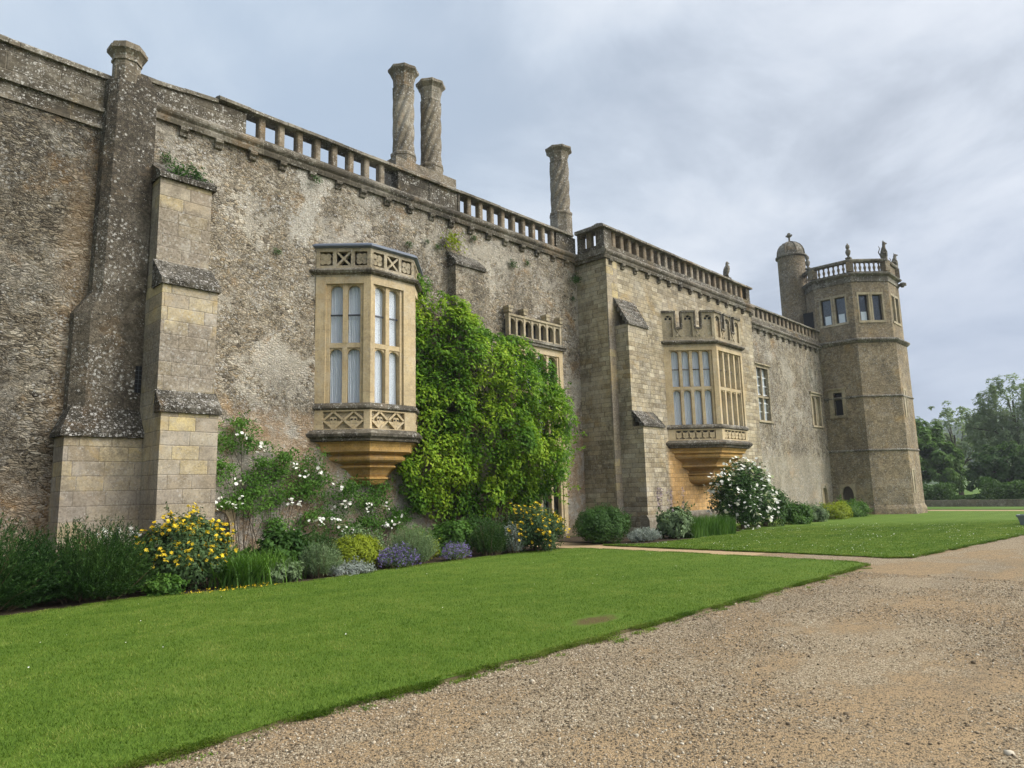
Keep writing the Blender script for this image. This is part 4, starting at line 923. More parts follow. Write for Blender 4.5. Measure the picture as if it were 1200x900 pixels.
mb = MB(); oloft(mb, [(-.02, 10.3), (.06, 10.34), (.16, 10.44), (.2, 10.5), (.18, 10.58), (-.12, 10.68)]); obj('string_course', mb, M['coping'], tower)
mb = MB(); oloft(mb, [(-.02, 14.3), (.05, 14.32), (.06, 14.5), (.0, 14.52), (.02, 14.68), (.2, 14.76), (.24, 14.84), (.1, 14.9), (-.3, 14.9)], up_ap); obj('cornice', mb, M['coping'], tower)
mb = MB(); oloft(mb, [(.06, 14.9), (.06, 14.98), (-.22, 14.98), (-.22, 14.9)], up_ap); bal = obj('balustrade', mb, M['coping'], tower)
mb = MB(); mb.loft([[(*p, z) for p in octa(up_ap, o)] for o, z in ((-.25, 15.62), (.08, 15.63), (.12, 15.72), (.1, 15.8), (-.25, 15.84), (-.25, 15.62))], cap=False)
obj('handrail', mb, M['coping'], bal)
mb = MB()
for p in octa(up_ap, -.06):
    a = math.atan2(p[1] - TY, p[0] - TX); s = .2; u_, v_ = (math.cos(a) * s, math.sin(a) * s), (-math.sin(a) * s, math.cos(a) * s)
    mb = MB(); mb.prism([(p[0] + u_[0] + v_[0], p[1] + u_[1] + v_[1]), (p[0] - u_[0] + v_[0], p[1] - u_[1] + v_[1]), (p[0] - u_[0] - v_[0], p[1] - u_[1] - v_[1]), (p[0] + u_[0] - v_[0], p[1] + u_[1] - v_[1])], 14.985, 15.615); obj('corner_pier', mb, M['tower'], bal)
mb = MB(); F, w_ = oface(up_ap, 270); F.box(mb, .3, w_ - .3, 14.985, 15.615, -.2, -.02); obj('parapet_panel', mb, M['tower'], bal)
m2 = MB(); m2.lathe([(.075, 0), (.075, .06), (.045, .1), (.085, .26), (.09, .32), (.05, .42), (.045, .5), (.07, .56), (.075, .65)], 0, 0, 10)
pr = None
for ang in (0, 45, 90, 135, 180, 225, 315):
    F, w_ = oface(up_ap, ang)
    for k in range(6):
        u = .42 + (w_ - .84) * k / 5; q = F.p(u, 14.98, -.1)
        if pr is None:
            pr = bpy.data.objects.new('baluster', m2.mesh('baluster', smooth=True)); C.objects.link(pr); pr.data.materials.append(M['bal']); pr.parent = bal; pr.location = Vector(q) - wloc(bal)
        else: inst(pr, bal, q)
mb = MB(); oloft(mb, [(-.2, 14.45), (-.2, 14.55)], up_ap); obj('roof', mb, M['lead'], tower)
mb = MB(); oloft(mb, [(-.55, -.4), (-.55, 14.3)], up_ap); obj('core', mb, M['dark'], tower)
# upper windows: pairs of lights
for ang in (180, 225, 270, 315):
    F, w_ = oface(up_ap, ang); fr = MB(); gl = MB()
    for (a, b) in ((.32, 1.04), (1.2, 1.92)):
        F.box(fr, a - .06, a + .04, 11.75, 13.55, -.2, .015); F.box(fr, b - .04, b + .06, 11.75, 13.55, -.2, .015)
        F.box(fr, a - .06, b + .06, 13.47, 13.62, -.2, .012); F.box(fr, a - .08, b + .08, 11.62, 11.77, -.2, .05)
        F.box(gl, a + .04, b - .04, 11.77, 13.47, -.22, -.215)
    w = obj('window', fr, M['framegrey'], tower); obj('glass', gl, M['glass'], w)
# slit window half way up, blocked slits, door
F, w_ = oface(AP, 180)
fr = MB(); a, b, c, e = .70, 1.22, 5.85, 7.3
F.box(fr, a - .28, a, c, e + .2, -.1, .06); F.box(fr, b, b + .2, c, e + .2, -.1, .06); F.box(fr, a, b, e, e + .2, -.1, .059); F.box(fr, a - .3, b + .24, c - .16, c, -.1, .09); F.box(fr, a - .34, b + .28, e + .2, e + .3, -.05, .16)
w = obj('window', fr, M['framegrey'], tower); mb = MB(); F.box(mb, a, b, c, e, -.32, -.3); obj('opening', mb, M['dark'], w)
archdoor(F, .66, 1.34, -.5, .95, 1.42, tower, (M['framegrey'], M['wood']), 'door', True, .03, .22)
F, w_ = oface(AP, 270)
for (u, c, e) in ((.42, 5.6, 7.3), (.30, .9, 2.3)):
    fr = MB(); F.box(fr, u - .12, u, c, e + .12, -.05, .04); F.box(fr, u + .38, u + .5, c, e + .12, -.05, .04); F.box(fr, u, u + .38, e, e + .12, -.05, .041); F.box(fr, u, u + .38, c, e, -.05, -.0 + .004)
    obj('blocked_window', fr, M['framegrey'], tower)
# turret doorway and its lean stone hood
F, w_ = oface(up_ap, 180)
# stair turret with dome
mb = MB(); tx, ty = 47.3, 17.78; mb.lathe([(.9, 9.5), (.9, 17.2)], tx, ty, 28); tu = obj('stair_turret', mb, M['tower'], tower, smooth=False)
mb = MB(); mb.lathe([(.9, 17.15), (1.02, 17.2), (1.02, 17.3), (.93, 17.36)] + [(.93 * math.cos(R(q)), 17.36 + 1.0 * math.sin(R(q))) for q in range(10, 90, 10)] + [(.04, 18.4)], tx, ty, 28)
for k in range(8):
    a = R(45 * k); mb.tube([(tx + .95 * math.cos(R(q)) * math.cos(a), ty + .95 * math.cos(R(q)) * math.sin(a), 17.36 + 1.02 * math.sin(R(q))) for q in range(0, 91, 15)], .045, .045, 5)
obj('dome', mb, M['coping'], tu)
mb = MB(); mb.lathe([(.1, 18.35), (.06, 18.5), (.06, 18.7), (.17, 18.78), (.2, 18.86), (.1, 18.94), (.12, 19.0), (.03, 19.05)], tx, ty, 10); mb.box(tx - .035, tx + .035, ty - .22, ty + .22, 18.8, 18.9); obj('finial', mb, M['statue'], tu)
mb = MB(); mb.box(46.35, 46.5, 16.3, 16.95, 11.2, 12.9); obj('turret_door', mb, M['dark'], tower)
mb = MB(); F, w_ = oface(up_ap, 270)
mb.lathe([(.09, 14.3), (.14, 14.45), (.14, 14.6)], *F.p(w_ - .1, 0, .28)[:2], 8); F.box(mb, w_ - .2, w_ - .02, 14.38, 14.55, 0, .5); obj('gargoyle', mb, M['statue'], tower)

# statues on the tower and the eagle on the parapet: separate things
def statue(name, label, cat, x, y, z, h, kind, rot=0, group=None):
    root = thing(name, label, cat, (x, y, z), group)
    mb = MB(); s = .26 * h / .95
    mb.prism([(x - .16, y - .16), (x + .16, y - .16), (x + .16, y + .16), (x - .16, y + .16)], z, z + .1 * h); obj('pedestal', mb, M['statue'], root)
    mb = MB(); c, sn = math.cos(rot), math.sin(rot)
    def P_(f, l, q): return (x + c * f - sn * l, y + sn * f + c * l, z + q * h)
    def blob(path, rad, n=8):
        rings = []
        for (f, l, q), (a, b) in zip(path, rad):
            rings.append([tuple(np.array(P_(f, l, q)) + np.array([c * a * math.cos(2 * math.pi * i / n) - sn * b * math.sin(2 * math.pi * i / n), sn * a * math.cos(2 * math.pi * i / n) + c * b * math.sin(2 * math.pi * i / n), 0])) for i in range(n)])
        mb.loft(rings)
    if kind == 'eagle':
        blob([(-.02, 0, .18), (-.03, 0, .28), (-.02, 0, .42), (.0, 0, .58), (.02, 0, .70), (.03, 0, .78), (.04, 0, .86), (.05, 0, .94), (.05, 0, 1.0)], [(.05, .05), (.10, .10), (.16, .15), (.17, .17), (.13, .14), (.075, .08), (.085, .08), (.075, .065), (.02, .02)])
        mb.tube([P_(.10, 0, .92), P_(.17, 0, .91), P_(.21, 0, .87)], .035, .008, 6)
        for sd_ in (-1, 1):
            mb.tube([P_(.02, sd_ * .14, .70), P_(-.05, sd_ * .17, .5), P_(-.12, sd_ * .12, .24), P_(-.15, sd_ * .08, .14)], .07, .02, 6)
            mb.tube([P_(.02, sd_ * .06, .25), P_(.03, sd_ * .06, .1)], .035, .045, 6)
        mb.tube([P_(-.08, 0, .3), P_(-.15, 0, .1)], .06, .05, 6)
    elif kind == 'urn':
        blob([(0, 0, .1), (0, 0, .18), (0, 0, .3), (0, 0, .45), (0, 0, .55), (0, 0, .62), (0, 0, .72), (0, 0, .85), (0, 0, .92), (0, 0, 1.)], [(.12, .12), (.06, .06), (.13, .13), (.17, .17), (.14, .14), (.07, .07), (.13, .13), (.12, .12), (.05, .05), (.02, .02)])
    else:     # seated beast holding itself upright
        blob([(-.05, 0, .1), (-.05, 0, .25), (-.03, 0, .45), (.02, 0, .62), (.05, 0, .74), (.06, 0, .82), (.08, 0, .92), (.07, 0, 1.0)], [(.17, .16), (.18, .17), (.14, .14), (.13, .15), (.09, .1), (.11, .1), (.10, .09), (.03, .03)])
        mb.tube([P_(.13, 0, .9), P_(.24, 0, .86)], .06, .035, 6)
        for sd_ in (-1, 1):
            mb.tube([P_(.05, sd_ * .10, .6), P_(.15, sd_ * .10, .38), P_(.15, sd_ * .09, .1)], .055, .045, 6)
            mb.tube([P_(-.1, sd_ * .13, .3), P_(.1, sd_ * .15, .3), P_(.08, sd_ * .15, .1)], .08, .05, 6)
            mb.tube([P_(.03, sd_ * .07, .96), P_(.01, sd_ * .1, 1.06)], .035, .01, 5)
        mb.tube([P_(-.18, 0, .15), P_(-.3, 0, .4), P_(-.2, 0, .62), P_(-.27, 0, .75)], .04, .02, 6)
    obj('figure', mb, M['statue'], root, smooth=True); return root
V = octa(up_ap, -.06)
statue('eagle_statue', 'dark stone eagle standing alone on the long parapet, right of the battlemented oriel', 'statue', 33.4, yB + .18, 12.33, 1.0, 'eagle', R(-30))
statue('beast_statue', 'slim upright stone figure on the middle pier of the tower balustrade', 'statue', V[4][0], V[4][1], 15.83, 1.08, 'urn')
statue('beast_statue', 'broad seated stone beast on the pier at the right corner of the tower top', 'statue', V[5][0], V[5][1], 15.83, 1.15, 'beast', R(-60))
statue('beast_statue', 'small crouching stone beast at the far right edge of the tower top', 'statue', V[6][0], V[6][1], 15.83, .85, 'beast', R(-80))
statue('beast_statue', 'pointed stone figure on the tower balustrade beside the domed turret', 'statue', 46.35, 16.35, 15.83, 1.05, 'urn')
# paper notices leaning inside the tower windows
F, w_ = oface(up_ap, 180); 
for (ang, u, lab) in ((180, .50, 'white paper notice behind the leftmost tower window light'), (180, 1.35, 'white paper notice in the right light of the left tower window'), (225, .55, 'white paper notice in the left light of the right tower window')):
    F, w_ = oface(up_ap, ang); mb = MB(); u0 = w_ - u - .34 if ang == 999 else u
    F.box(mb, u0, u0 + .36, 11.8, 12.4, -.25, -.235); tag(obj('paper_notice', mb, M['paper'], loc=F.p(u0, 11.8, -.28)), lab, 'notice', 'paper notices in the tower windows')

# ================================================================== planting
def unit(a): return a / np.maximum(np.linalg.norm(a, axis=-1, keepdims=True), 1e-9)
def rdir(n): return unit(rng.normal(size=(n, 3)))
def leaves(mb, c, nrm, L_, asp=.5, droop=.2, fold=.12):
    """one diamond leaf per point: c (N,3) centres, nrm (N,3) facing"""
    n = len(c); nrm = unit(nrm); t_ = rng.normal(size=(n, 3)); t_[:, 2] -= droop * 3
    t_ = unit(t_ - nrm * (t_ * nrm).sum(1, keepdims=True)); b_ = np.cross(nrm, t_)
    Ls = (L_ * rng.uniform(.65, 1.3, size=n))[:, None]; w = Ls * asp * .5
    mb.quads(np.stack([c - t_ * Ls * .5, c + b_ * w + nrm * Ls * fold - t_ * Ls * .05, c + t_ * Ls * .5, c - b_ * w + nrm * Ls * fold - t_ * Ls * .05], 1))
def clumps(mb, cc, rr, out, per, L_, asp=.5, droop=.25, upb=.55, shell=.45):
    """leaf sprays domed over clump centres cc (K,3) with radii rr (K,), facing out (K,3)"""
    K = len(cc); d_ = rdir(K * per).reshape(K, per, 3)
    d_ = unit(d_ + .55 * out[:, None] + np.array([0, 0, .35]))
    q = rng.uniform(shell, 1, size=(K, per, 1)) ** .6
    p = cc[:, None] + d_ * q * rr[:, None, None]
    nn = unit(d_ * .7 + np.array([0, 0, upb]) + out[:, None] * .35 + rng.normal(size=d_.shape) * .33)
    leaves(mb, p.reshape(-1, 3), nn.reshape(-1, 3), L_, asp, droop)
def bush(name, label, cat, c, r, K, per, L_, mat, asp=.5, cr=.3, rough=.34, group=None, fill=.3, droop=.2, low=-.85, sprigs=70):
    c = np.array(c, float); c[2] = g(c[0]) + .02; r = np.array(r, float)
    root = thing(name, label, cat, tuple(c), group)
    d_ = rdir(K * 4); d_ = d_[d_[:, 2] > low][:K]; k = len(d_)
    ctr = c + np.array([0, 0, r[2] * .48]); rz = np.array([r[0], r[1], r[2] * .52])
    f = (1 - rough * rng.random((k, 1)))
    f[rng.random(k) < fill] *= .6
    cc = ctr + d_ * rz * f * (1 - cr * .55); rad = r.mean() * cr * rng.uniform(.65, 1.15, k)
    cc[:, 2] = np.maximum(cc[:, 2], c[2] + rad * .4)
    mb = MB(); clumps(mb, cc, rad, d_, per, L_, asp, droop)
    i = rng.integers(0, k, sprigs)
    if sprigs: stems(mb, cc[i], unit(d_[i] + [0, 0, .6] + rng.normal(size=(sprigs, 3)) * .35), rad[i] * rng.uniform(1.0, 1.9, sprigs), 14, L_ * .9, L_ * asp * .8, .8, .2, .15)
    obj('foliage', mb, mat, root)
    mb = MB()
    for i in range(7):
        j = rng.integers(k); e = cc[j]; mb.tube([tuple(c + [rng.normal() * .05, rng.normal() * .05, -.02]), tuple((c + e) / 2 + [0, 0, .1 * r[2]]), tuple(e)], .02 * r[2] + .004, .004, 5)
    obj('stems', mb, M['twig'], root)
    return root, cc, rad, d_
def stems(mb, base, dirs, lens, per, nl, nw, spread=.8, start=.15, curve=.0):
    n = len(base); t_ = rng.uniform(start, 1, size=(n, per, 1))
    side = unit(np.cross(dirs, rng.normal(size=(n, 3))))
    p = base[:, None] + dirs[:, None] * t_ * lens[:, None, None] + side[:, None] * (t_ ** 2) * (curve * lens)[:, None, None]
    dd = unit(dirs[:, None] * .7 + rng.normal(size=(n, per, 3)) * spread)
    q = rng.normal(size=dd.shape); b_ = unit(np.cross(dd, q)); Ls = nl * rng.uniform(.6, 1.2, size=(n, per, 1))
    A = np.stack([p, p + dd * Ls * .5 + b_ * nw / 2, p + dd * Ls, p + dd * Ls * .5 - b_ * nw / 2], 2)
    mb.quads(A.reshape(-1, 4, 3))
    return base + dirs * lens[:, None] + side * (curve * lens)[:, None]
def needle_bush(name, label, cat, c, r, n, per, nl, nw, mat, group=None, spread=.75, fan=.9, part='foliage', curve=.12, ragged=.17):
    c = np.array(c, float); c[2] = g(c[0]) + .02
    root = thing(name, label, cat, tuple(c), group)
    a = rng.uniform(0, 2 * np.pi, n); q = np.sqrt(rng.random(n))
    tx = np.stack([np.cos(a) * q * r[0], np.sin(a) * q * r[1]], 1)
    base = np.concatenate([c[:2] + tx * .45, np.full((n, 1), c[2])], 1)
    top = np.concatenate([c[:2] + tx, (c[2] + r[2] * np.sqrt(np.clip(1.04 - (q * .92) ** 2, .05, 1)) * rng.uniform(1 - ragged * 1.6, 1 + ragged * .5, n))[:, None]], 1)
    v = top - base; ln = np.linalg.norm(v, axis=1)
    mb = MB(); tips = stems(mb, base, unit(v), ln, per, nl, nw, spread, .2, curve); obj(part, mb, mat, root)
    mb = MB()
    for i in range(min(n, 40)): mb.tube([tuple(base[i]), tuple((base[i] + tips[i]) / 2 + rng.normal(size=3) * .02), tuple(tips[i])], .007 + .004 * r[2], .002, 4)
    obj('stems', mb, M['twig'], root)
    return root, tips
def blades(mb, base, L_, w, lean, K=4, dirs=None, stiff=.5):
    n = len(base); a = rng.uniform(0, 2 * np.pi, n) if dirs is None else dirs
    h = np.stack([np.cos(a), np.sin(a), np.zeros(n)], 1); s_ = np.stack([-np.sin(a), np.cos(a), np.zeros(n)], 1)
    ln = L_ * rng.uniform(.6, 1.15, n); le = lean * rng.uniform(.4, 1.3, n); rows = []
    for k in range(K):
        f = k / (K - 1); z = f - .5 * le * f ** 2.4; x = le * f ** 1.7
        p = base + (h * x[:, None] + np.array([0, 0, 1.]) * z[:, None]) * ln[:, None]
        ww = (w * (1 - f ** 2 * .92) * .5) * np.ones(n); rows.append(np.stack([p - s_ * ww[:, None], p + s_ * ww[:, None]], 1))
    mb.strips(np.stack(rows, 1))
def flowers(mb, pts, r, n=5, size=.5, up=None):
    """small rosettes of petals"""
    N = len(pts); a0 = rng.uniform(0, 6.28, N); nn = unit(rng.normal(size=(N, 3)) * .5 + (np.array([0, -.3, .7]) if up is None else up))
    t1 = unit(np.cross(nn, rng.normal(size=(N, 3)))); t2 = np.cross(nn, t1); rr = (r * rng.uniform(.7, 1.25, N))[:, None]
    for k in range(n):
        a = a0 + 2 * np.pi * k / n; d_ = t1 * np.cos(a)[:, None] + t2 * np.sin(a)[:, None]; e = -t1 * np.sin(a)[:, None] + t2 * np.cos(a)[:, None]
        mb.quads(np.stack([pts, pts + d_ * rr * .6 + e * rr * size * .6 + nn * rr * .25, pts + d_ * rr + nn * rr * .15, pts + d_ * rr * .6 - e * rr * size * .6 + nn * rr * .25], 1))
def flowerpart(root, pts, r, mat, n=5, name='flowers', size=.5, up=None):
    mb = MB(); flowers(mb, np.asarray(pts), r, n, size, up); o = obj(name, mb, mat, root); o['kind'] = 'stuff'; return o

# --- border in front of the first wall, left to right
G1 = 'shrubs in the long flower border'
needle_bush('rosemary_bush', 'big dark rosemary bush at the far left end of the border', 'shrub', (2.1, 13.4, 0), (1.5, .95, 1.28), 1500, 50, .07, .013, L['rosemary'], spread=.32, ragged=.36)
needle_bush('rosemary_bush', 'dark rosemary bush beside the yellow flowers under the stone buttress', 'shrub', (3.75, 13.45, 0), (1.15, .9, 1.2), 1200, 50, .07, .013, L['rosemary'], spread=.32, ragged=.36)
r_ = thing('lupin_plant', 'pale flower spikes rising between rosemary and the yellow bush', 'flower', (4.3, 14.2, 0)); mb = MB(); b_ = np.array([[4.3, 14.2, 0]]) + rng.normal(size=(26, 3)) * [.2, .12, 0]
blades(mb, b_, .95, .05, .35); obj('leaves', mb, L['mid'], r_)
sp = []; 
for k in range(7):
    p0 = np.array([4.05 + .1 * k, 14.1 + .05 * (k % 3), .75 + .06 * (k % 2)]); sp += [p0 + [rng.normal() * .025, rng.normal() * .025, .03 * i] for i in range(12)]
flowerpart(r_, sp, .04, L['white'])
def phlomis(label, c, r, K, nf):
    root, cc, rad, d_ = bush('phlomis_bush', label, 'flowering shrub', c, r, K, 60, .085, L['phlomis'], .42, .3, group='yellow whorled shrubs')
    idx = rng.integers(0, len(cc), nf); up_ = d_[idx] * .35 + np.array([0, 0, .8]); ok = (d_[idx][:, 2] > -.3) & (d_[idx][:, 1] < .5)
    idx = idx[ok]; tip = cc[idx] + unit(d_[idx] + [0, 0, .3] + rng.normal(size=(len(idx), 3)) * .55) * (rad[idx] * rng.uniform(.8, 1.35, len(idx)))[:, None]
    mb = MB()
    for a, b in zip(cc[idx], tip): mb.tube([tuple(a), tuple((a + b) / 2), tuple(b)], .006, .004, 4)
    obj('flower_stems', mb, L['phlomis'], root)
    pts = np.repeat(tip, 3, 0) + rng.normal(size=(len(tip) * 3, 3)) * .014
    flowerpart(root, pts, .034, L['yellow'], 6)
phlomis('large yellow flowered bush below the left buttress', (5.3, 13.5, 0), (.82, .75, 1.28), 200, 560)
r_ = thing('daylily_clump', 'arching strap leaved clump right of the large yellow bush', 'plant', (6.05, 12.9, 0)); mb = MB(); blades(mb, np.array([[6.05, 12.9, .02]]) + rng.normal(size=(320, 3)) * [.15, .14, 0], .78, .028, .8, 5); obj('leaves', mb, L['mid'], r_)
r_ = thing('iris_clump', 'bright green upright grassy clump in the border', 'plant', (6.55, 13.05, 0)); mb = MB(); blades(mb, np.array([[6.55, 13.05, .02]]) + rng.normal(size=(620, 3)) * [.26, .2, 0], .78, .022, .6, 4); obj('leaves', mb, L['grassy'], r_)
r_, cc, rad, d_ = bush('hellebore_plant', 'dark broad leaved plant with a few pink flowers by the cellar window', 'plant', (7.25, 13.45, 0), (.55, .45, .95), 60, 34, .14, L['deep'], .55)
flowerpart(r_, cc[d_[:, 2] > .5][:9] + [0, 0, .16], .05, L['pink'])
needle_bush('lavender_bush', 'rounded green lavender bush not yet in flower', 'shrub', (7.75, 12.85, 0), (.5, .42, .7), 420, 40, .05, .009, L['greygreen'], spread=.45)
needle_bush('lavender_bush', 'taller feathery dark green bush behind the round lavender', 'shrub', (8.1, 13.5, 0), (.55, .45, .85), 420, 40, .055, .01, L['rosemary'], spread=.5)
bush('euonymus_bush', 'clipped golden green bush below the first oriel', 'shrub', (8.95, 13.45, 0), (.68, .5, .68), 190, 70, .045, L['lime'], .6, .25, rough=.12, sprigs=30)
r_, cc, rad, d_ = bush('silver_groundcover', 'low silver leaved mat at the lawn edge', 'plant', (8.35, 12.62, 0), (.55, .22, .2), 60, 40, .05, L['silver'], .3, .4)
needle_bush('santolina_bush', 'soft grey green domed bush behind purple flowers', 'shrub', (10.25, 13.1, 0), (.72, .6, .92), 700, 46, .045, .008, L['greygreen'], spread=.6)
def nepeta(label, c, r, n):
    root, tips = needle_bush('catmint_plant', label, 'flower', c, r, n, 18, .04, .014, L['greygreen'], spread=.9, curve=.25)
    pts = np.concatenate([tips + rng.normal(size=tips.shape) * .03 - [0, 0, .03 * i] for i in range(4)]); flowerpart(root, pts, .022, L['purple'], 4)
nepeta('larger patch of purple catmint in front of the grey dome', (9.7, 12.85, 0), (.5, .35, .48), 330)
nepeta('small patch of purple catmint right of the grey dome', (11.5, 12.95, 0), (.4, .26, .42), 220)
bush('sage_bush', 'green leafy shrub at the foot of the big climber', 'shrub', (12.4, 14.0, 0), (.75, .5, .85), 90, 50, .1, L['mid'], .5)
needle_bush('rosemary_bush', 'small rosemary bush between catmint and the second yellow bush', 'shrub', (12.9, 13.15, 0), (.65, .5, .88), 480, 44, .05, .011, L['rosemary'], spread=.55)
needle_bush('artemisia_plant', 'wispy silver plant beside the second yellow bush', 'plant', (13.55, 12.95, 0), (.34, .3, .78), 200, 34, .05, .014, L['silver'], spread=.7)
phlomis('smaller yellow flowered bush at the right end of the border', (14.35, 12.95, 0), (.95, .75, 1.15), 170, 400)
for (x_, y_, a_, h_, mt_, lab) in ((1.4, 15.0, .8, 1.0, 'deep', 'dark leafy plant behind the rosemary at the extreme left'), (6.6, 14.1, .45, .55, 'mid', 'leafy plant against the buttress foot behind the iris clump'), (8.6, 14.6, .6, .7, 'deep', 'dark leafy plant at the wall foot under the climbing rose'),
        (9.75, 14.4, .6, .75, 'greygreen', 'grey leafy plant at the wall foot behind the golden bush'), (11.3, 14.2, .6, .72, 'mid', 'green leafy plant at the wall foot behind the small catmint'), (13.6, 14.2, .7, .95, 'deep', 'dark plant in the shade of the big climber'), (15.6, 14.6, .8, 1.0, 'deep', 'dark plant under the big climber behind the second yellow bush'), (4.75, 12.85, .3, .3, 'mid', 'low green plant at the lawn edge between rosemary and yellow bush'), (6.9, 12.75, .32, .36, 'greygreen', 'low grey green tuft at the lawn edge before the iris clump'), (11.0, 13.6, .5, .62, 'lime', 'yellow green plant between grey dome and small catmint')):
    bush('border_plant', lab, 'plant', (x_, y_, 0), (a_, a_ * .75, h_), 55, 44, .085, L[mt_], .45, .34)
# --- beyond the path
bush('box_bush', 'dense dark box bush beside the path and plinth', 'shrub', (17.55, 13.0, 0), (1.1, .75, 1.05), 260, 80, .055, L['deep'], .55, .24, rough=.3, sprigs=160)
needle_bush('artemisia_plant', 'low silver blue plant between box bush and stone plinth', 'plant', (18.6, 12.2, 0), (.8, .4, .42), 330, 36, .05, .014, L['silver'], spread=.7)
r_, cc, rad, d_ = bush('acanthus_plant', 'leafy plant with tall mauve spikes below the stone buttress', 'flower', (20.6, 12.3, 0), (.62, .6, .95), 70, 44, .16, L['greygreen'], .4)
sp = []
for k in range(9):
    p0 = np.array([20.6 + rng.normal() * .4, 12.6 + rng.normal() * .2, .85]); sp += [p0 + [rng.normal() * .02, rng.normal() * .02, .05 * i] for i in range(16)]
flowerpart(r_, sp, .045, L['mauve'])
mb = MB(); b_ = np.stack([rng.uniform(20.9, 23.9, 2600), rng.uniform(11.75, 12.5, 2600), np.zeros(2600)], 1); b_[:, 2] = gv(b_[:, 0]); blades(mb, b_, .72, .03, .22, 3)
r_ = thing('grassy_hedge', 'long low strip of upright green leaves under the golden wall', 'hedge', (22.4, 12.1, g(22.4))); obj('leaves', mb, L['grassy'] if False else L['mid'], r_)
r_, cc, rad, d_ = bush('white_rose_bush', 'tall bush covered in white roses below the second oriel', 'flowering shrub', (27.3, 13.1, 0), (1.35, 1.1, 2.75), 260, 60, .1, L['deep'], .6, .24)
i_ = rng.integers(0, len(cc), 640); flowerpart(r_, cc[i_] + unit(d_[i_] + rng.normal(size=(640, 3)) * .7) * (rad[i_] * 1.22)[:, None] + d_[i_] * .04, .07, L['white'], 6, size=.8)
bush('laurel_bush', 'dark green shrub right of the white rose bush', 'shrub', (29.6, 13.2, 0), (1.35, .9, 1.85), 150, 60, .12, L['deep'], .5)
bush('peony_plant', 'low mid green plant right of the dark shrub', 'plant', (32.2, 12.9, 0), (1.1, .6, .85), 80, 50, .12, L['mid'], .5, group='low plants near the tower')
bush('peony_plant', 'low grey green plant before the far wall', 'plant', (34.8, 13.1, 0), (1.1, .6, .75), 80, 50, .1, L['greygreen'], .5, group='low plants near the tower')
bush('euonymus_bush', 'low yellowish plant in front of the tower door', 'plant', (38.6, 13.4, 0), (1.5, .7, .8), 90, 50, .1, L['lime'], .5, group='low plants near the tower')
bush('peony_plant', 'long low green plant beneath the blocked doorway', 'plant', (41.9, 13.6, 0), (1.6, .8, .9), 90, 50, .12, L['mid'], .5, group='low plants near the tower')

# --- climbing rose on the first wall
RC = [(7.59, 3.17, 0.35), (7.88, 3.48, 0.23), (7.72, 2.99, 0.27), (8.28, 2.95, 0.19), (7.44, 2.46, 0.19), (7.63, 2.11, 0.35), (8.0, 1.99, 0.35), (8.37, 1.93, 0.31), (8.55, 2.53, 0.19), (8.94, 2.6, 0.31), (9.2, 2.66, 0.19), (8.95, 2.23, 0.23), (9.42, 2.35, 0.27), (9.91, 2.48, 0.35), (10.06, 2.22, 0.27), (9.64, 1.78, 0.31), (8.7, 1.74, 0.35), (8.39, 1.51, 0.31), (8.9, 1.55, 0.23), (9.99, 1.84, 0.31), (10.36, 1.71, 0.31), (10.8, 1.83, 0.27), (9.94, 1.02, 0.23), (10.37, 1.0, 0.27), (10.82, 0.85, 0.31), (11.12, 1.36, 0.31), (11.19, 1.82, 0.27), (11.13, 0.7, 0.19), (11.75, 1.61, 0.27), (12.16, 1.81, 0.31), (11.92, 1.27, 0.27), (12.34, 1.46, 0.23), (12.09, 0.92, 0.27), (12.68, 0.89, 0.27), (12.94, 1.09, 0.23), (9.05, 0.94, 0.23), (9.06, 0.58, 0.27), (11.6, 0.81, 0.19), (13.12, 0.73, 0.15), (8.01, 1.58, 0.23), (7.65, 1.53, 0.19)]
RW = [(7.76, 1.53), (7.65, 1.47), (7.47, 1.51), (7.95, 3.17), (8.39, 2.94), (8.27, 2.85), (7.81, 2.05), (9.33, 2.38), (10.11, 2.22), (9.22, 1.54), (9.49, 1.51), (9.96, 1.02), (10.14, 0.98), (10.42, 1.06), (10.61, 0.93), (10.94, 1.43), (10.68, 1.37), (10.84, 0.72), (11.11, 0.55), (10.95, 0.65), (11.73, 1.37), (11.61, 1.21), (12.19, 1.36), (12.27, 0.78), (12.57, 0.8), (12.78, 0.89), (10.71, 1.86), (9.61, 2.22)]
root = thing('climbing_rose', 'white flowered climbing rose spreading over the wall beneath the first oriel', 'climber', (8.6, 17.0, 0))
mb = MB(); pts = []
for X, Z, r0 in RC:
    for k in range(6):
        c_ = np.array([X + rng.normal() * r0 * .75, 17.1 - rng.random() * .22, Z + rng.normal() * r0 * .5]); pts.append(c_ + rng.normal(size=(58, 3)) * [r0 * .5, .06, r0 * .32])
pts = np.concatenate(pts); pts[:, 1] = np.minimum(pts[:, 1], 17.2); leaves(mb, pts, rng.normal(size=pts.shape) * .55 + [0, -.7, .55], .068, .58, .3)
sb = pts[rng.integers(0, len(pts), 130)]; stems(mb, sb, unit(np.stack([rng.normal(size=130), -rng.random(130) * .7, rng.normal(size=130) * .6 + .2], 1)), rng.uniform(.2, .5, 130), 13, .06, .035, .8, .1, .25)
obj('foliage', mb, L['rose'], root)
mb = MB()
for i, (X, Z, r0) in enumerate(RC):
    b0 = min((8.1, 8.75, 9.1, 12.3), key=lambda q: abs(q - X) + (0 if q < 10 else .8)); y_ = 17.16
    b0 += rng.normal() * .22
    mb.tube([(b0, y_, .0), (b0 + (X - b0) * .25 + rng.normal() * .06, y_ - .03, Z * .45), (b0 + (X - b0) * .65, y_ - .05, Z * .82 + rng.normal() * .05), (X, y_ - .06, Z)], .011, .004, 5)
obj('branches', mb, M['bark'], root)
pts = []
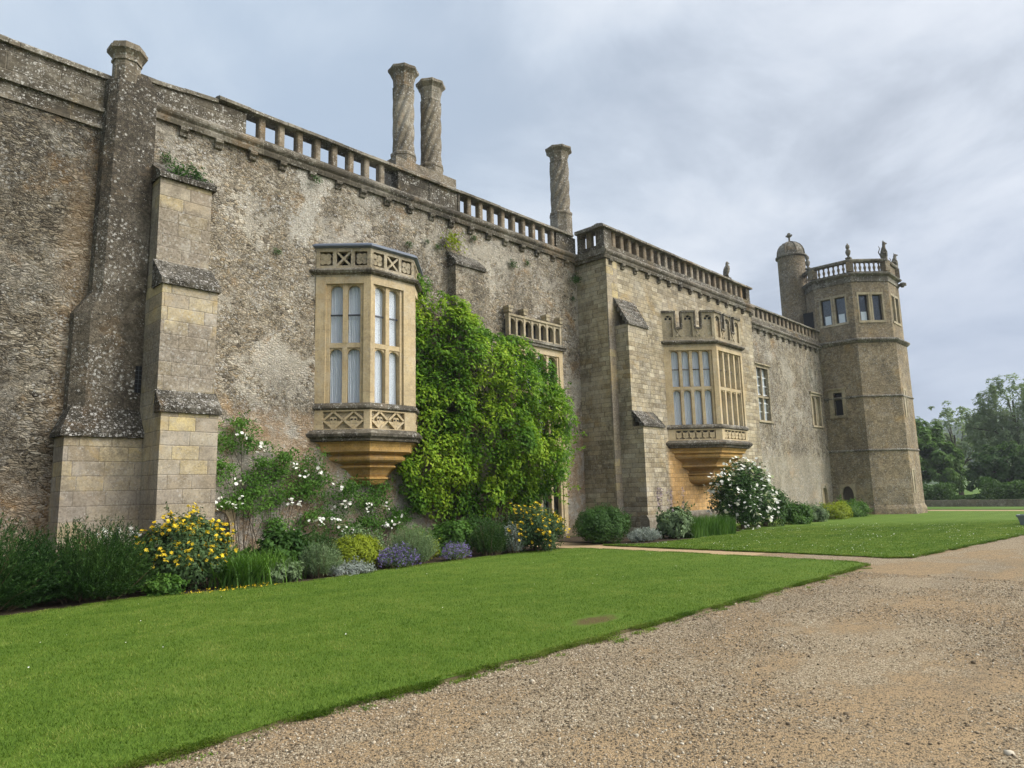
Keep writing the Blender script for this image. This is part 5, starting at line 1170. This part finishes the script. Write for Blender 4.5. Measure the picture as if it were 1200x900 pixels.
for X, Z in RW: pts += [(X + rng.normal() * .1, 16.84 - rng.random() * .1, Z + rng.normal() * .07) for _ in range(6)]
flowerpart(root, pts, .045, L['white'], 6, size=.85)

# --- the big climber between the first oriel and the tall bay
root = thing('wall_climber', 'huge bright green climber covering the wall between oriel and corner', 'climber', (16.5, 16.6, 0))
VP = np.array([(13.14, 8.85), (13.0, 6.3), (12.75, 2.3), (13.2, 1.1), (14.1, .75), (17.1, .75), (17.96, .9), (19.3, 1.35), (19.75, 2.0), (20.25, 3.3), (20.05, 4.3), (19.5, 5.8), (18.8, 6.35), (17.75, 7.15), (16.5, 7.0), (15.7, 7.45), (15.15, 8.0), (14.2, 8.3), (13.6, 8.8)])
def inside(poly, x, y):
    c_ = np.zeros(len(x), bool); j = len(poly) - 1
    for i in range(len(poly)):
        xi, yi = poly[i]; xj, yj = poly[j]
        c_ ^= ((yi > y) != (yj > y)) & (x < (xj - xi) * (y - yi) / (yj - yi + 1e-12) + xi); j = i
    return c_
def edged(poly, x, y):
    dm = np.full(len(x), 1e9)
    for a, b in zip(poly, np.roll(poly, -1, 0)):
        ab = b - a; f = np.clip(((x - a[0]) * ab[0] + (y - a[1]) * ab[1]) / (ab @ ab), 0, 1); dm = np.minimum(dm, np.hypot(x - a[0] - f * ab[0], y - a[1] - f * ab[1]))
    return dm
xx, zz = rng.uniform(12.6, 20.4, 6000), rng.uniform(.6, 9, 6000); k = inside(VP, xx, zz); xx, zz = xx[k], zz[k]
dm = edged(VP, xx, zz); keep = dm > .12; xx, zz, dm = xx[keep][:950], zz[keep][:950], dm[keep][:950]
big = .5 + .5 * np.sin(xx * 2.1 + zz * 1.3 + 1) * np.sin(zz * 1.9 - xx * .7)
upper = np.clip((14.9 - xx) / 1.2, 0, 1) * np.clip((zz - 4.) / 2, 0, 1)          # the tall thin arm beside the oriel
rgt = np.clip((xx - 13.4) / 2.6, 0, 1); depth = (.22 + (.45 + 1.6 * rgt) * (1 - np.exp(-dm * 1.25))) * (1 - .55 * upper) * (.62 + .45 * big) * np.where(zz < 2, .75, 1)
lay = rng.random(len(xx)); dep = np.where(lay < .55, depth, depth * rng.uniform(.25, .85, len(xx)))
cc = np.stack([xx, 17.12 - dep, zz], 1); rad = rng.uniform(.14, .46, len(xx)) * np.clip(dm / .3, .45, 1)
out = unit(np.stack([(xx - 16.4) * .12, np.full(len(xx), -1.), (zz - 4) * .06], 1))
mb = MB(); clumps(mb, cc, rad, out, 50, .135, .48, .45, upb=.8, shell=.6)
# trailing shoots that break the outline on the right
sb = np.stack([rng.uniform(17.5, 20.1, 150), 17.0 - rng.uniform(.2, 1.0, 150), rng.uniform(1.2, 5.6, 150)], 1)
sb = sb[inside(VP, sb[:, 0], sb[:, 2])]; dd = unit(np.stack([rng.uniform(.3, 1, len(sb)), rng.uniform(-.5, .1, len(sb)), rng.uniform(-.5, .8, len(sb))], 1))
stems(mb, sb, dd, rng.uniform(.4, .9, len(sb)), 16, .13, .06, .7, .2, .2)
obj('foliage', mb, L['vine'], root)
mb = MB()
for k in range(26):
    i = rng.integers(len(xx)); b0 = 14.2 + 4.6 * rng.random(); mb.tube([(b0, 16.7, 0), (b0 + (xx[i] - b0) * .2, 16.75, zz[i] * .35), (b0 + (xx[i] - b0) * .7, 16.85, zz[i] * .75), tuple(cc[i])], .045, .008, 6)
obj('branches', mb, M['bark'], root)

# --- ferns and tufts rooted in the masonry
TF = [(5.82, 16.4, 9.38, .22, 'dark fern on the top ledge of the left buttress, leftmost of three', 'deep'), (6.16, 16.5, 9.45, .28, 'dark fern on the top ledge of the left buttress, middle of three', 'deep'), (6.45, 16.5, 9.35, .18, 'dark fern on the top ledge of the left buttress, rightmost of three', 'deep'),
      (5.89, 17.2, 10.0, .16, 'dark tuft on the wall just above the left buttress', 'deep'), (15.2, 17.15, 10.15, .42, 'yellow green tuft high on the wall above the hidden buttress', 'lime'), (14.6, 17.2, 9.86, .13, 'small tuft left of the yellow green one', 'deep'),
      (14.15, 17.2, 9.94, .1, 'tiny dark tuft high above the right side of the first oriel', 'deep'), (13.4, 17.2, 9.65, .13, 'small dark tuft over the lead cap of the first oriel', 'deep'), (8.86, 17.2, 8.31, .12, 'tiny tuft on bare wall left of the first oriel', 'deep'),
      (9.97, 17.1, 10.72, .15, 'small tuft hanging under the cornice left of the chimneys', 'deep'), (16.3, 17.2, 10.6, .16, 'dark tuft below the cornice right of the twin chimneys', 'deep'), (18.27, 17.2, 10.07, .2, 'dark tuft under the middle of the right balustrade', 'deep'), (19.1, 17.2, 10.3, .14, 'small tuft under the cornice near the lone chimney', 'deep'),
      (21.9, 17.1, 10.2, .28, 'dark fern in the inner corner under the cornice', 'deep'), (21.85, 17.2, 9.4, .14, 'small tuft lower down in the inner corner', 'deep')]
for X, Y, Z, r0, lab, mt in TF:
    root = thing('wall_fern', lab, 'fern', (X, Y, Z), 'ferns rooted in the masonry'); n = 160; p = np.array([X, Y, Z]) + rng.normal(size=(n, 3)) * [r0 * .55, r0 * .18, r0 * .4] - [0, r0 * .3, 0]
    mb = MB(); leaves(mb, p, unit(rng.normal(size=(n, 3)) * .6 + [0, -.7, .5]), r0 * .33, .5); obj('fronds', mb, L[mt], root)

# ================================================================== trees and country beyond
def tree(name, label, c, H, lobes, K, per, L_, mat, trunk=.35, group=None, willow=False, asp=.5):
    c = np.array([c[0], c[1], g(c[0]) - .05]); root = thing(name, label, 'tree', tuple(c), group)
    mb = MB(); mb2 = MB(); CC = []
    for (dx, dy, dz, r0, rz) in lobes:
        k = K; d_ = rdir(k); d_[:, 2] = np.where(d_[:, 2] < -.5, -d_[:, 2], d_[:, 2]); q = rng.uniform(.45, 1., (k, 1)) ** .5
        cc = c + [dx, dy, dz] + d_ * q * [r0, r0, rz] * (1 + .12 * np.sin(d_[:, :1] * 7 + d_[:, 2:] * 5))
        cc[:, 2] = np.maximum(cc[:, 2], c[2] + .4); rad = rng.uniform(.5, 1.1, k) * r0 * .19
        clumps(mb, cc, rad, d_, per, L_, asp, .3); CC.append(cc)
        if willow:
            n = 160; i = rng.choice(k, n); st_ = cc[i]; dn = np.tile([0, 0, -1.], (n, 1)) + rng.normal(size=(n, 3)) * .1
            stems(mb, st_, unit(dn), rng.uniform(.8, 2.6, n), 26, L_ * 1.1, L_ * .3, .5, 0, .1)
    CC = np.concatenate(CC); obj('crown', mb, mat, root)
    top = c + [0, 0, H * .75]; mb2.tube([tuple(c), tuple(c + [.1, .05, H * .2]), tuple(c + [.0, .1, H * .45]), tuple(top)], trunk, trunk * .25, 9)
    for k in range(16):
        e = CC[rng.integers(len(CC))]; s0 = c + [0, 0, H * rng.uniform(.15, .5)]; mb2.tube([tuple(s0), tuple((s0 + e) / 2 + [0, 0, .4]), tuple(e)], trunk * .35, .03, 6)
    obj('trunk', mb2, M['bark'], root); return root
tree('broadleaf_tree', 'deep green rounded tree immediately right of the tower', (84, 22.2), 10, [(0, 0, 5.0, 4.4, 4.6), (-1.5, -3, 3.4, 3.2, 3.2), (1, -1.5, 2.6, 4.6, 2.6)], 150, 55, .42, L['tree'])
tree('broadleaf_tree', 'pale grey green tree standing further off between dark tree and willow', (112, 22.0), 11, [(0, 0, 7.2, 4.2, 5.2), (2.5, -3.2, 5.4, 3.8, 4.6), (0, 3, 5, 4, 4)], 95, 36, .42, L['willow'])
tree('willow_tree', 'tall feathery willow at the right with drooping branches', (92, 12.2), 14, [(0, 0, 9.2, 3.4, 4.0), (-1, 2.3, 7.0, 2.6, 3.4), (1, -3.2, 7.6, 3.4, 4.0), (0, -6.5, 7.0, 3.2, 4.2), (0, -1.0, 4.8, 4.4, 3.2)], 100, 30, .34, L['willow'], willow=True, asp=.34)
tree('holly_tree', 'dark spreading low tree under the willow, left one', (80, 11.6), 5.5, [(0, 0, 3.0, 2.8, 2.2), (0, -2.4, 2.6, 2.6, 1.9), (0, 1.6, 2.0, 2.0, 1.6)], 110, 50, .34, L['darktree'], .22)
tree('holly_tree', 'dark spreading low tree at the right edge of the view', (80, 4.8), 5.5, [(0, 0, 2.9, 3.2, 2.2), (0, 2.6, 2.2, 2.6, 1.7), (0, -3, 2.6, 3, 2.2)], 110, 50, .34, L['darktree'], .22)
tree('broadleaf_tree', 'tall tree whose crown enters at the right edge behind the willow', (104, 3.0), 13, [(0, 0, 8.0, 4.4, 4.8), (0, -4, 7.0, 4.0, 4.6), (0, 3.0, 4.5, 3.6, 3.2)], 100, 34, .42, L['willow'])
tree('broadleaf_tree', 'small dark tree tucked behind the tower', (96, 27.5), 8, [(0, 0, 4.2, 4.2, 3.8), (0, -3, 3.4, 3.2, 3.0)], 110, 50, .42, L['darktree'])
for (ya_, yb_, h_, lab) in ((-8, 12.3, 1.9, 'dark hedge right of the gap to the meadow, beyond the far lawn'), (14.2, 36, 1.9, 'dark hedge left of the gap to the meadow, behind the tower'), (12.3, 14.2, .45, 'low clipped hedge closing the gap to the bright meadow')):
    mb = MB(); n = int(900 * (yb_ - ya_)); yy = rng.uniform(ya_, yb_, n); p = np.stack([rng.normal(70, .6, n), yy, rng.uniform(-.4, 1, n) ** 1 * (h_ * (.75 + .25 * np.sin(yy * 1.7) * np.sin(yy * .63)))], 1); leaves(mb, p, unit(rng.normal(size=(n, 3)) + [-.4, 0, .6]), .26, .5)
    r_ = thing('clipped_hedge', lab, 'hedge', (70, (ya_ + yb_) / 2, -.4)); obj('foliage', mb, L['darktree'], r_)
mb = MB(); y_ = -8.
while y_ < 40:
    w_ = rng.uniform(.6, 1.3); mb.box(61.8 + rng.normal() * .01, 62.2, y_, y_ + w_ - .01, -.45, .12 + rng.normal() * .012); y_ += w_
tag(obj('low_wall', mb, M['plinth'], loc=(62, 16, -.4)), 'low stone kerb wall beyond the far gravel path', 'wall')
mb = MB(); tx_, ty_ = 34.6, 4.62
mb.loft([[(tx_ - a, ty_ - b, z), (tx_ + a, ty_ - b, z), (tx_ + a, ty_ + b, z), (tx_ - a, ty_ + b, z)] for a, b, z in ((.22, .22, -.25), (.3, .3, .12), (.34, .34, .14), (.34, .34, .2), (.28, .28, .2), (.26, .26, .08))])
tag(obj('planter', mb, M['trough'], loc=(tx_, ty_, -.25)), 'square grey planter standing on the far lawn at the right edge', 'planter')
# wooded ridge
mb = MB(); nx, ny = 60, 14; vs = []
for j in range(ny + 1):
    for i in range(nx + 1):
        Y = -500 + 1300 * i / nx; f = j / ny; X = 420 + 420 * f
        h = 62 * math.sin(math.pi / 2 * f) * (.72 + .16 * math.sin(Y * .011 + 1) + .12 * math.sin(Y * .027)) + 3.5 * (random.random() - .2) * f
        vs.append((X, Y, h - 1))
mb.add(vs, [(j * (nx + 1) + i, j * (nx + 1) + i + 1, (j + 1) * (nx + 1) + i + 1, (j + 1) * (nx + 1) + i) for j in range(ny) for i in range(nx)])
struct(obj('hills', mb, M['hill']))
mb = MB(); n = 2600; f = rng.uniform(.05, 1, n); Y = rng.uniform(-100, 420, n)
h = 62 * np.sin(np.pi / 2 * f) * (.72 + .16 * np.sin(Y * .011 + 1) + .12 * np.sin(Y * .027)); k = np.sin(Y * .03 + f * 9) + np.sin(Y * .013 - f * 5) > -.7
cc = np.stack([420 + 420 * f, Y, h + 2], 1)[k]; clumps(mb, cc, rng.uniform(4, 8, len(cc)), np.tile([-.5, 0, .8], (len(cc), 1)), 14, 4.5, .8)
struct(obj('far_wood', mb, L['darktree']), 'stuff')

# ================================================================== turf and stones
def scatter(poly, n, x0, x1, y0, y1, fall=None):
    x, y = rng.uniform(x0, x1, n), rng.uniform(y0, y1, n); k = inside(poly, x, y); x, y = x[k], y[k]
    if fall: k = rng.random(len(x)) < fall(x, y); x, y = x[k], y[k]
    return x, y
P1, P2 = np.array(LAWN1), np.array(LAWN2)
mb = MB(); x, y = scatter(P1, 620000, -.5, 15.7, 4.6, 13, lambda x, y: np.clip(1.25 - np.hypot(x, y) / 17, .3, 1))
dpt = np.hypot((x - 7.2) * 1.9, (y - 5.5) * 4.2); k = (dpt > 1.0) | (rng.random(len(x)) < .07); x, y = x[k], y[k]
b_ = np.stack([x, y, np.full(len(x), .03)], 1); blades(mb, b_, .036, .0065, .8, 2)
x, y = scatter(P1, 300000, -.5, 15.8, 4.6, 13); dd = edged(P1, x, y); k = dd < .05; x, y = x[k], y[k]
blades(mb, np.stack([x, y, np.full(len(x), .028)], 1), .055, .007, 1.4, 3)
def fringe(mb, poly, n, xa, xb, w):
    for a, b in zip(poly, np.roll(poly, -1, 0)):
        if max(a[0], b[0]) < xa or min(a[0], b[0]) > xb: continue
        L_ = math.dist(a, b); k = int(n * L_); f = rng.random(k); nrm = np.array([b[1] - a[1], a[0] - b[0]]) / max(L_, 1e-6)
        p = a + f[:, None] * (b - a) + nrm * rng.normal(size=(k, 1)) * .028 - .004; zz = rng.uniform(.0, .03, k) + gv(p[:, 0])
        s_ = p[:, 0] + p[:, 1]; kk = np.sin(s_ * 3.1) + np.sin(s_ * 7.3 + 1) + .6 * np.sin(s_ * 17.) + rng.normal(size=k) * .7 > -.2; p, zz = p[kk], zz[kk]
        p = p + nrm * (.018 * np.sin(p[:, :1] * 5.1) + .012 * np.sin(p[:, :1] * 13.))
        blades(mb, np.concatenate([p, zz[:, None]], 1), .05, w, 1.2, 3, dirs=math.atan2(nrm[1], nrm[0]) + rng.normal(size=len(p)) * .9)
fringe(mb, P1, 2600, 0, 17, .006)
struct(obj('lawn_grass', mb, L['grass']), 'stuff')
mb = MB(); fringe(mb, P2, 1100, 15, 32, .01); x, y = scatter(P2, 340000, 16, 40, 2.8, 13); b_ = np.stack([x, y, gv(x) + .03], 1); blades(mb, b_, .04, .011, .8, 2)
x, y = scatter(P2, 300000, 16, 34, 3, 12.5); dd = edged(P2, x, y); k = dd < .06; x, y = x[k], y[k]; blades(mb, np.stack([x, y, gv(x) + .028], 1), .06, .011, 1.3, 3)
struct(obj('lawn_grass', mb, L['grass']), 'stuff')
mb = MB(); x, y = scatter(P2, 900, 17, 34, 3.4, 12); k = np.sin(x * 1.3 + y) + np.sin(y * 2.1 - x * .6) > -.3; x, y = x[k], y[k]
flowers(mb, np.stack([x, y, gv(x) + .062], 1), .012, 5, .9, np.array([0, 0, 1.])); x, y = scatter(P1, 60, 1, 15.5, 5, 12.5)
flowers(mb, np.stack([x, y, np.full(len(x), .06)], 1), .008, 5, .9, np.array([0, 0, 1.])); struct(obj('clover_flowers', mb, L['white']), 'stuff')
mb = MB()
for k in range(75):
    x0 = 1.8 + 13 * rng.random(); y0 = np.interp(x0, [1.7, 6.4, 12.5, 14.5], [4.96, 4.86, 4.72, 4.72]) - .03 - abs(rng.normal()) * .1; n = rng.integers(14, 60)
    blades(mb, np.stack([x0 + rng.normal(size=n) * .05, y0 + rng.normal(size=n) * .025, np.zeros(n)], 1), .03, .009, 1.3, 3)
struct(obj('edge_weeds', mb, L['grass']), 'stuff')
# fallen yellow petals at the lawn edge below the large yellow bush
mb = MB(); x = rng.uniform(4.9, 6.6, 130); y = 12.25 + rng.random(130) * .55; flowers(mb, np.stack([x, y, np.full(130, .062)], 1), .016, 3, .8, np.array([0, 0, 1.])); struct(obj('fallen_petals', mb, L['yellow']), 'stuff')
# loose stone chips on the drive
n = 240000; x = 1.0 + 13 * rng.random(n) ** 1.25; y = rng.uniform(-5.5, 4.95, n); msk = np.sin(x * 1.1 + .7 * np.sin(y * 1.3)) + np.sin(y * 1.9 - x * .5 + 1) + .8 * np.sin(x * 2.7 + y * 1.2) + .8 * rng.normal(size=n) - np.clip(y - 3.4, 0, 2) * 2.2; k = (y > -x * .55 - .6) & ~inside(P1, x, y) & (msk < .35); x, y = x[k], y[k]; n = len(x)
s_ = .0047 * np.exp(rng.normal(size=n) * .36); s_[rng.random(n) < .003] *= 2.2
cube = np.array([(-1, -1, -.6), (1, -1, -.6), (1, 1, -.6), (-1, 1, -.6), (-.7, -.7, .6), (.7, -.7, .6), (.7, .7, .6), (-.7, .7, .6)], float)
Vv = cube[None] * rng.uniform(.6, 1.3, (n, 1, 3)) + rng.normal(size=(n, 8, 3)) * .18; a = rng.uniform(0, 6.28, n); ca, sa = np.cos(a)[:, None], np.sin(a)[:, None]
Vv = np.stack([Vv[..., 0] * ca - Vv[..., 1] * sa, Vv[..., 0] * sa + Vv[..., 1] * ca, Vv[..., 2]], 2) * s_[:, None, None]
zg = .012 * np.sin(x * .9 + y * .4) * np.sin(y * .7) + .006 * np.sin(2.3 * x - y)
Vv = Vv + np.stack([x, y, zg + s_ * .35], 1)[:, None]
mb = MB(); mb.multi(Vv, [(0, 3, 2, 1), (4, 5, 6, 7), (0, 1, 5, 4), (1, 2, 6, 5), (2, 3, 7, 6), (3, 0, 4, 7)]); struct(obj('loose_stones', mb, M['chip']), 'stuff')

# ================================================================== air: even, thin haze over the whole place
hm = bpy.data.materials.new('haze'); hm.use_nodes = True; t = NT(hm.node_tree); t.n.clear()
out = t.new('ShaderNodeOutputMaterial'); pv = t.new('ShaderNodeVolumePrincipled'); pv.inputs['Density'].default_value = .00042; pv.inputs['Color'].default_value = (.86, .91, 1, 1); pv.inputs['Anisotropy'].default_value = .3
t.l.new(pv.outputs[0], out.inputs['Volume'])
mb = MB(); mb.box(-710, 910, -860, 860, -1.6, 95); hz_ = struct(obj('haze', mb, hm), 'stuff')
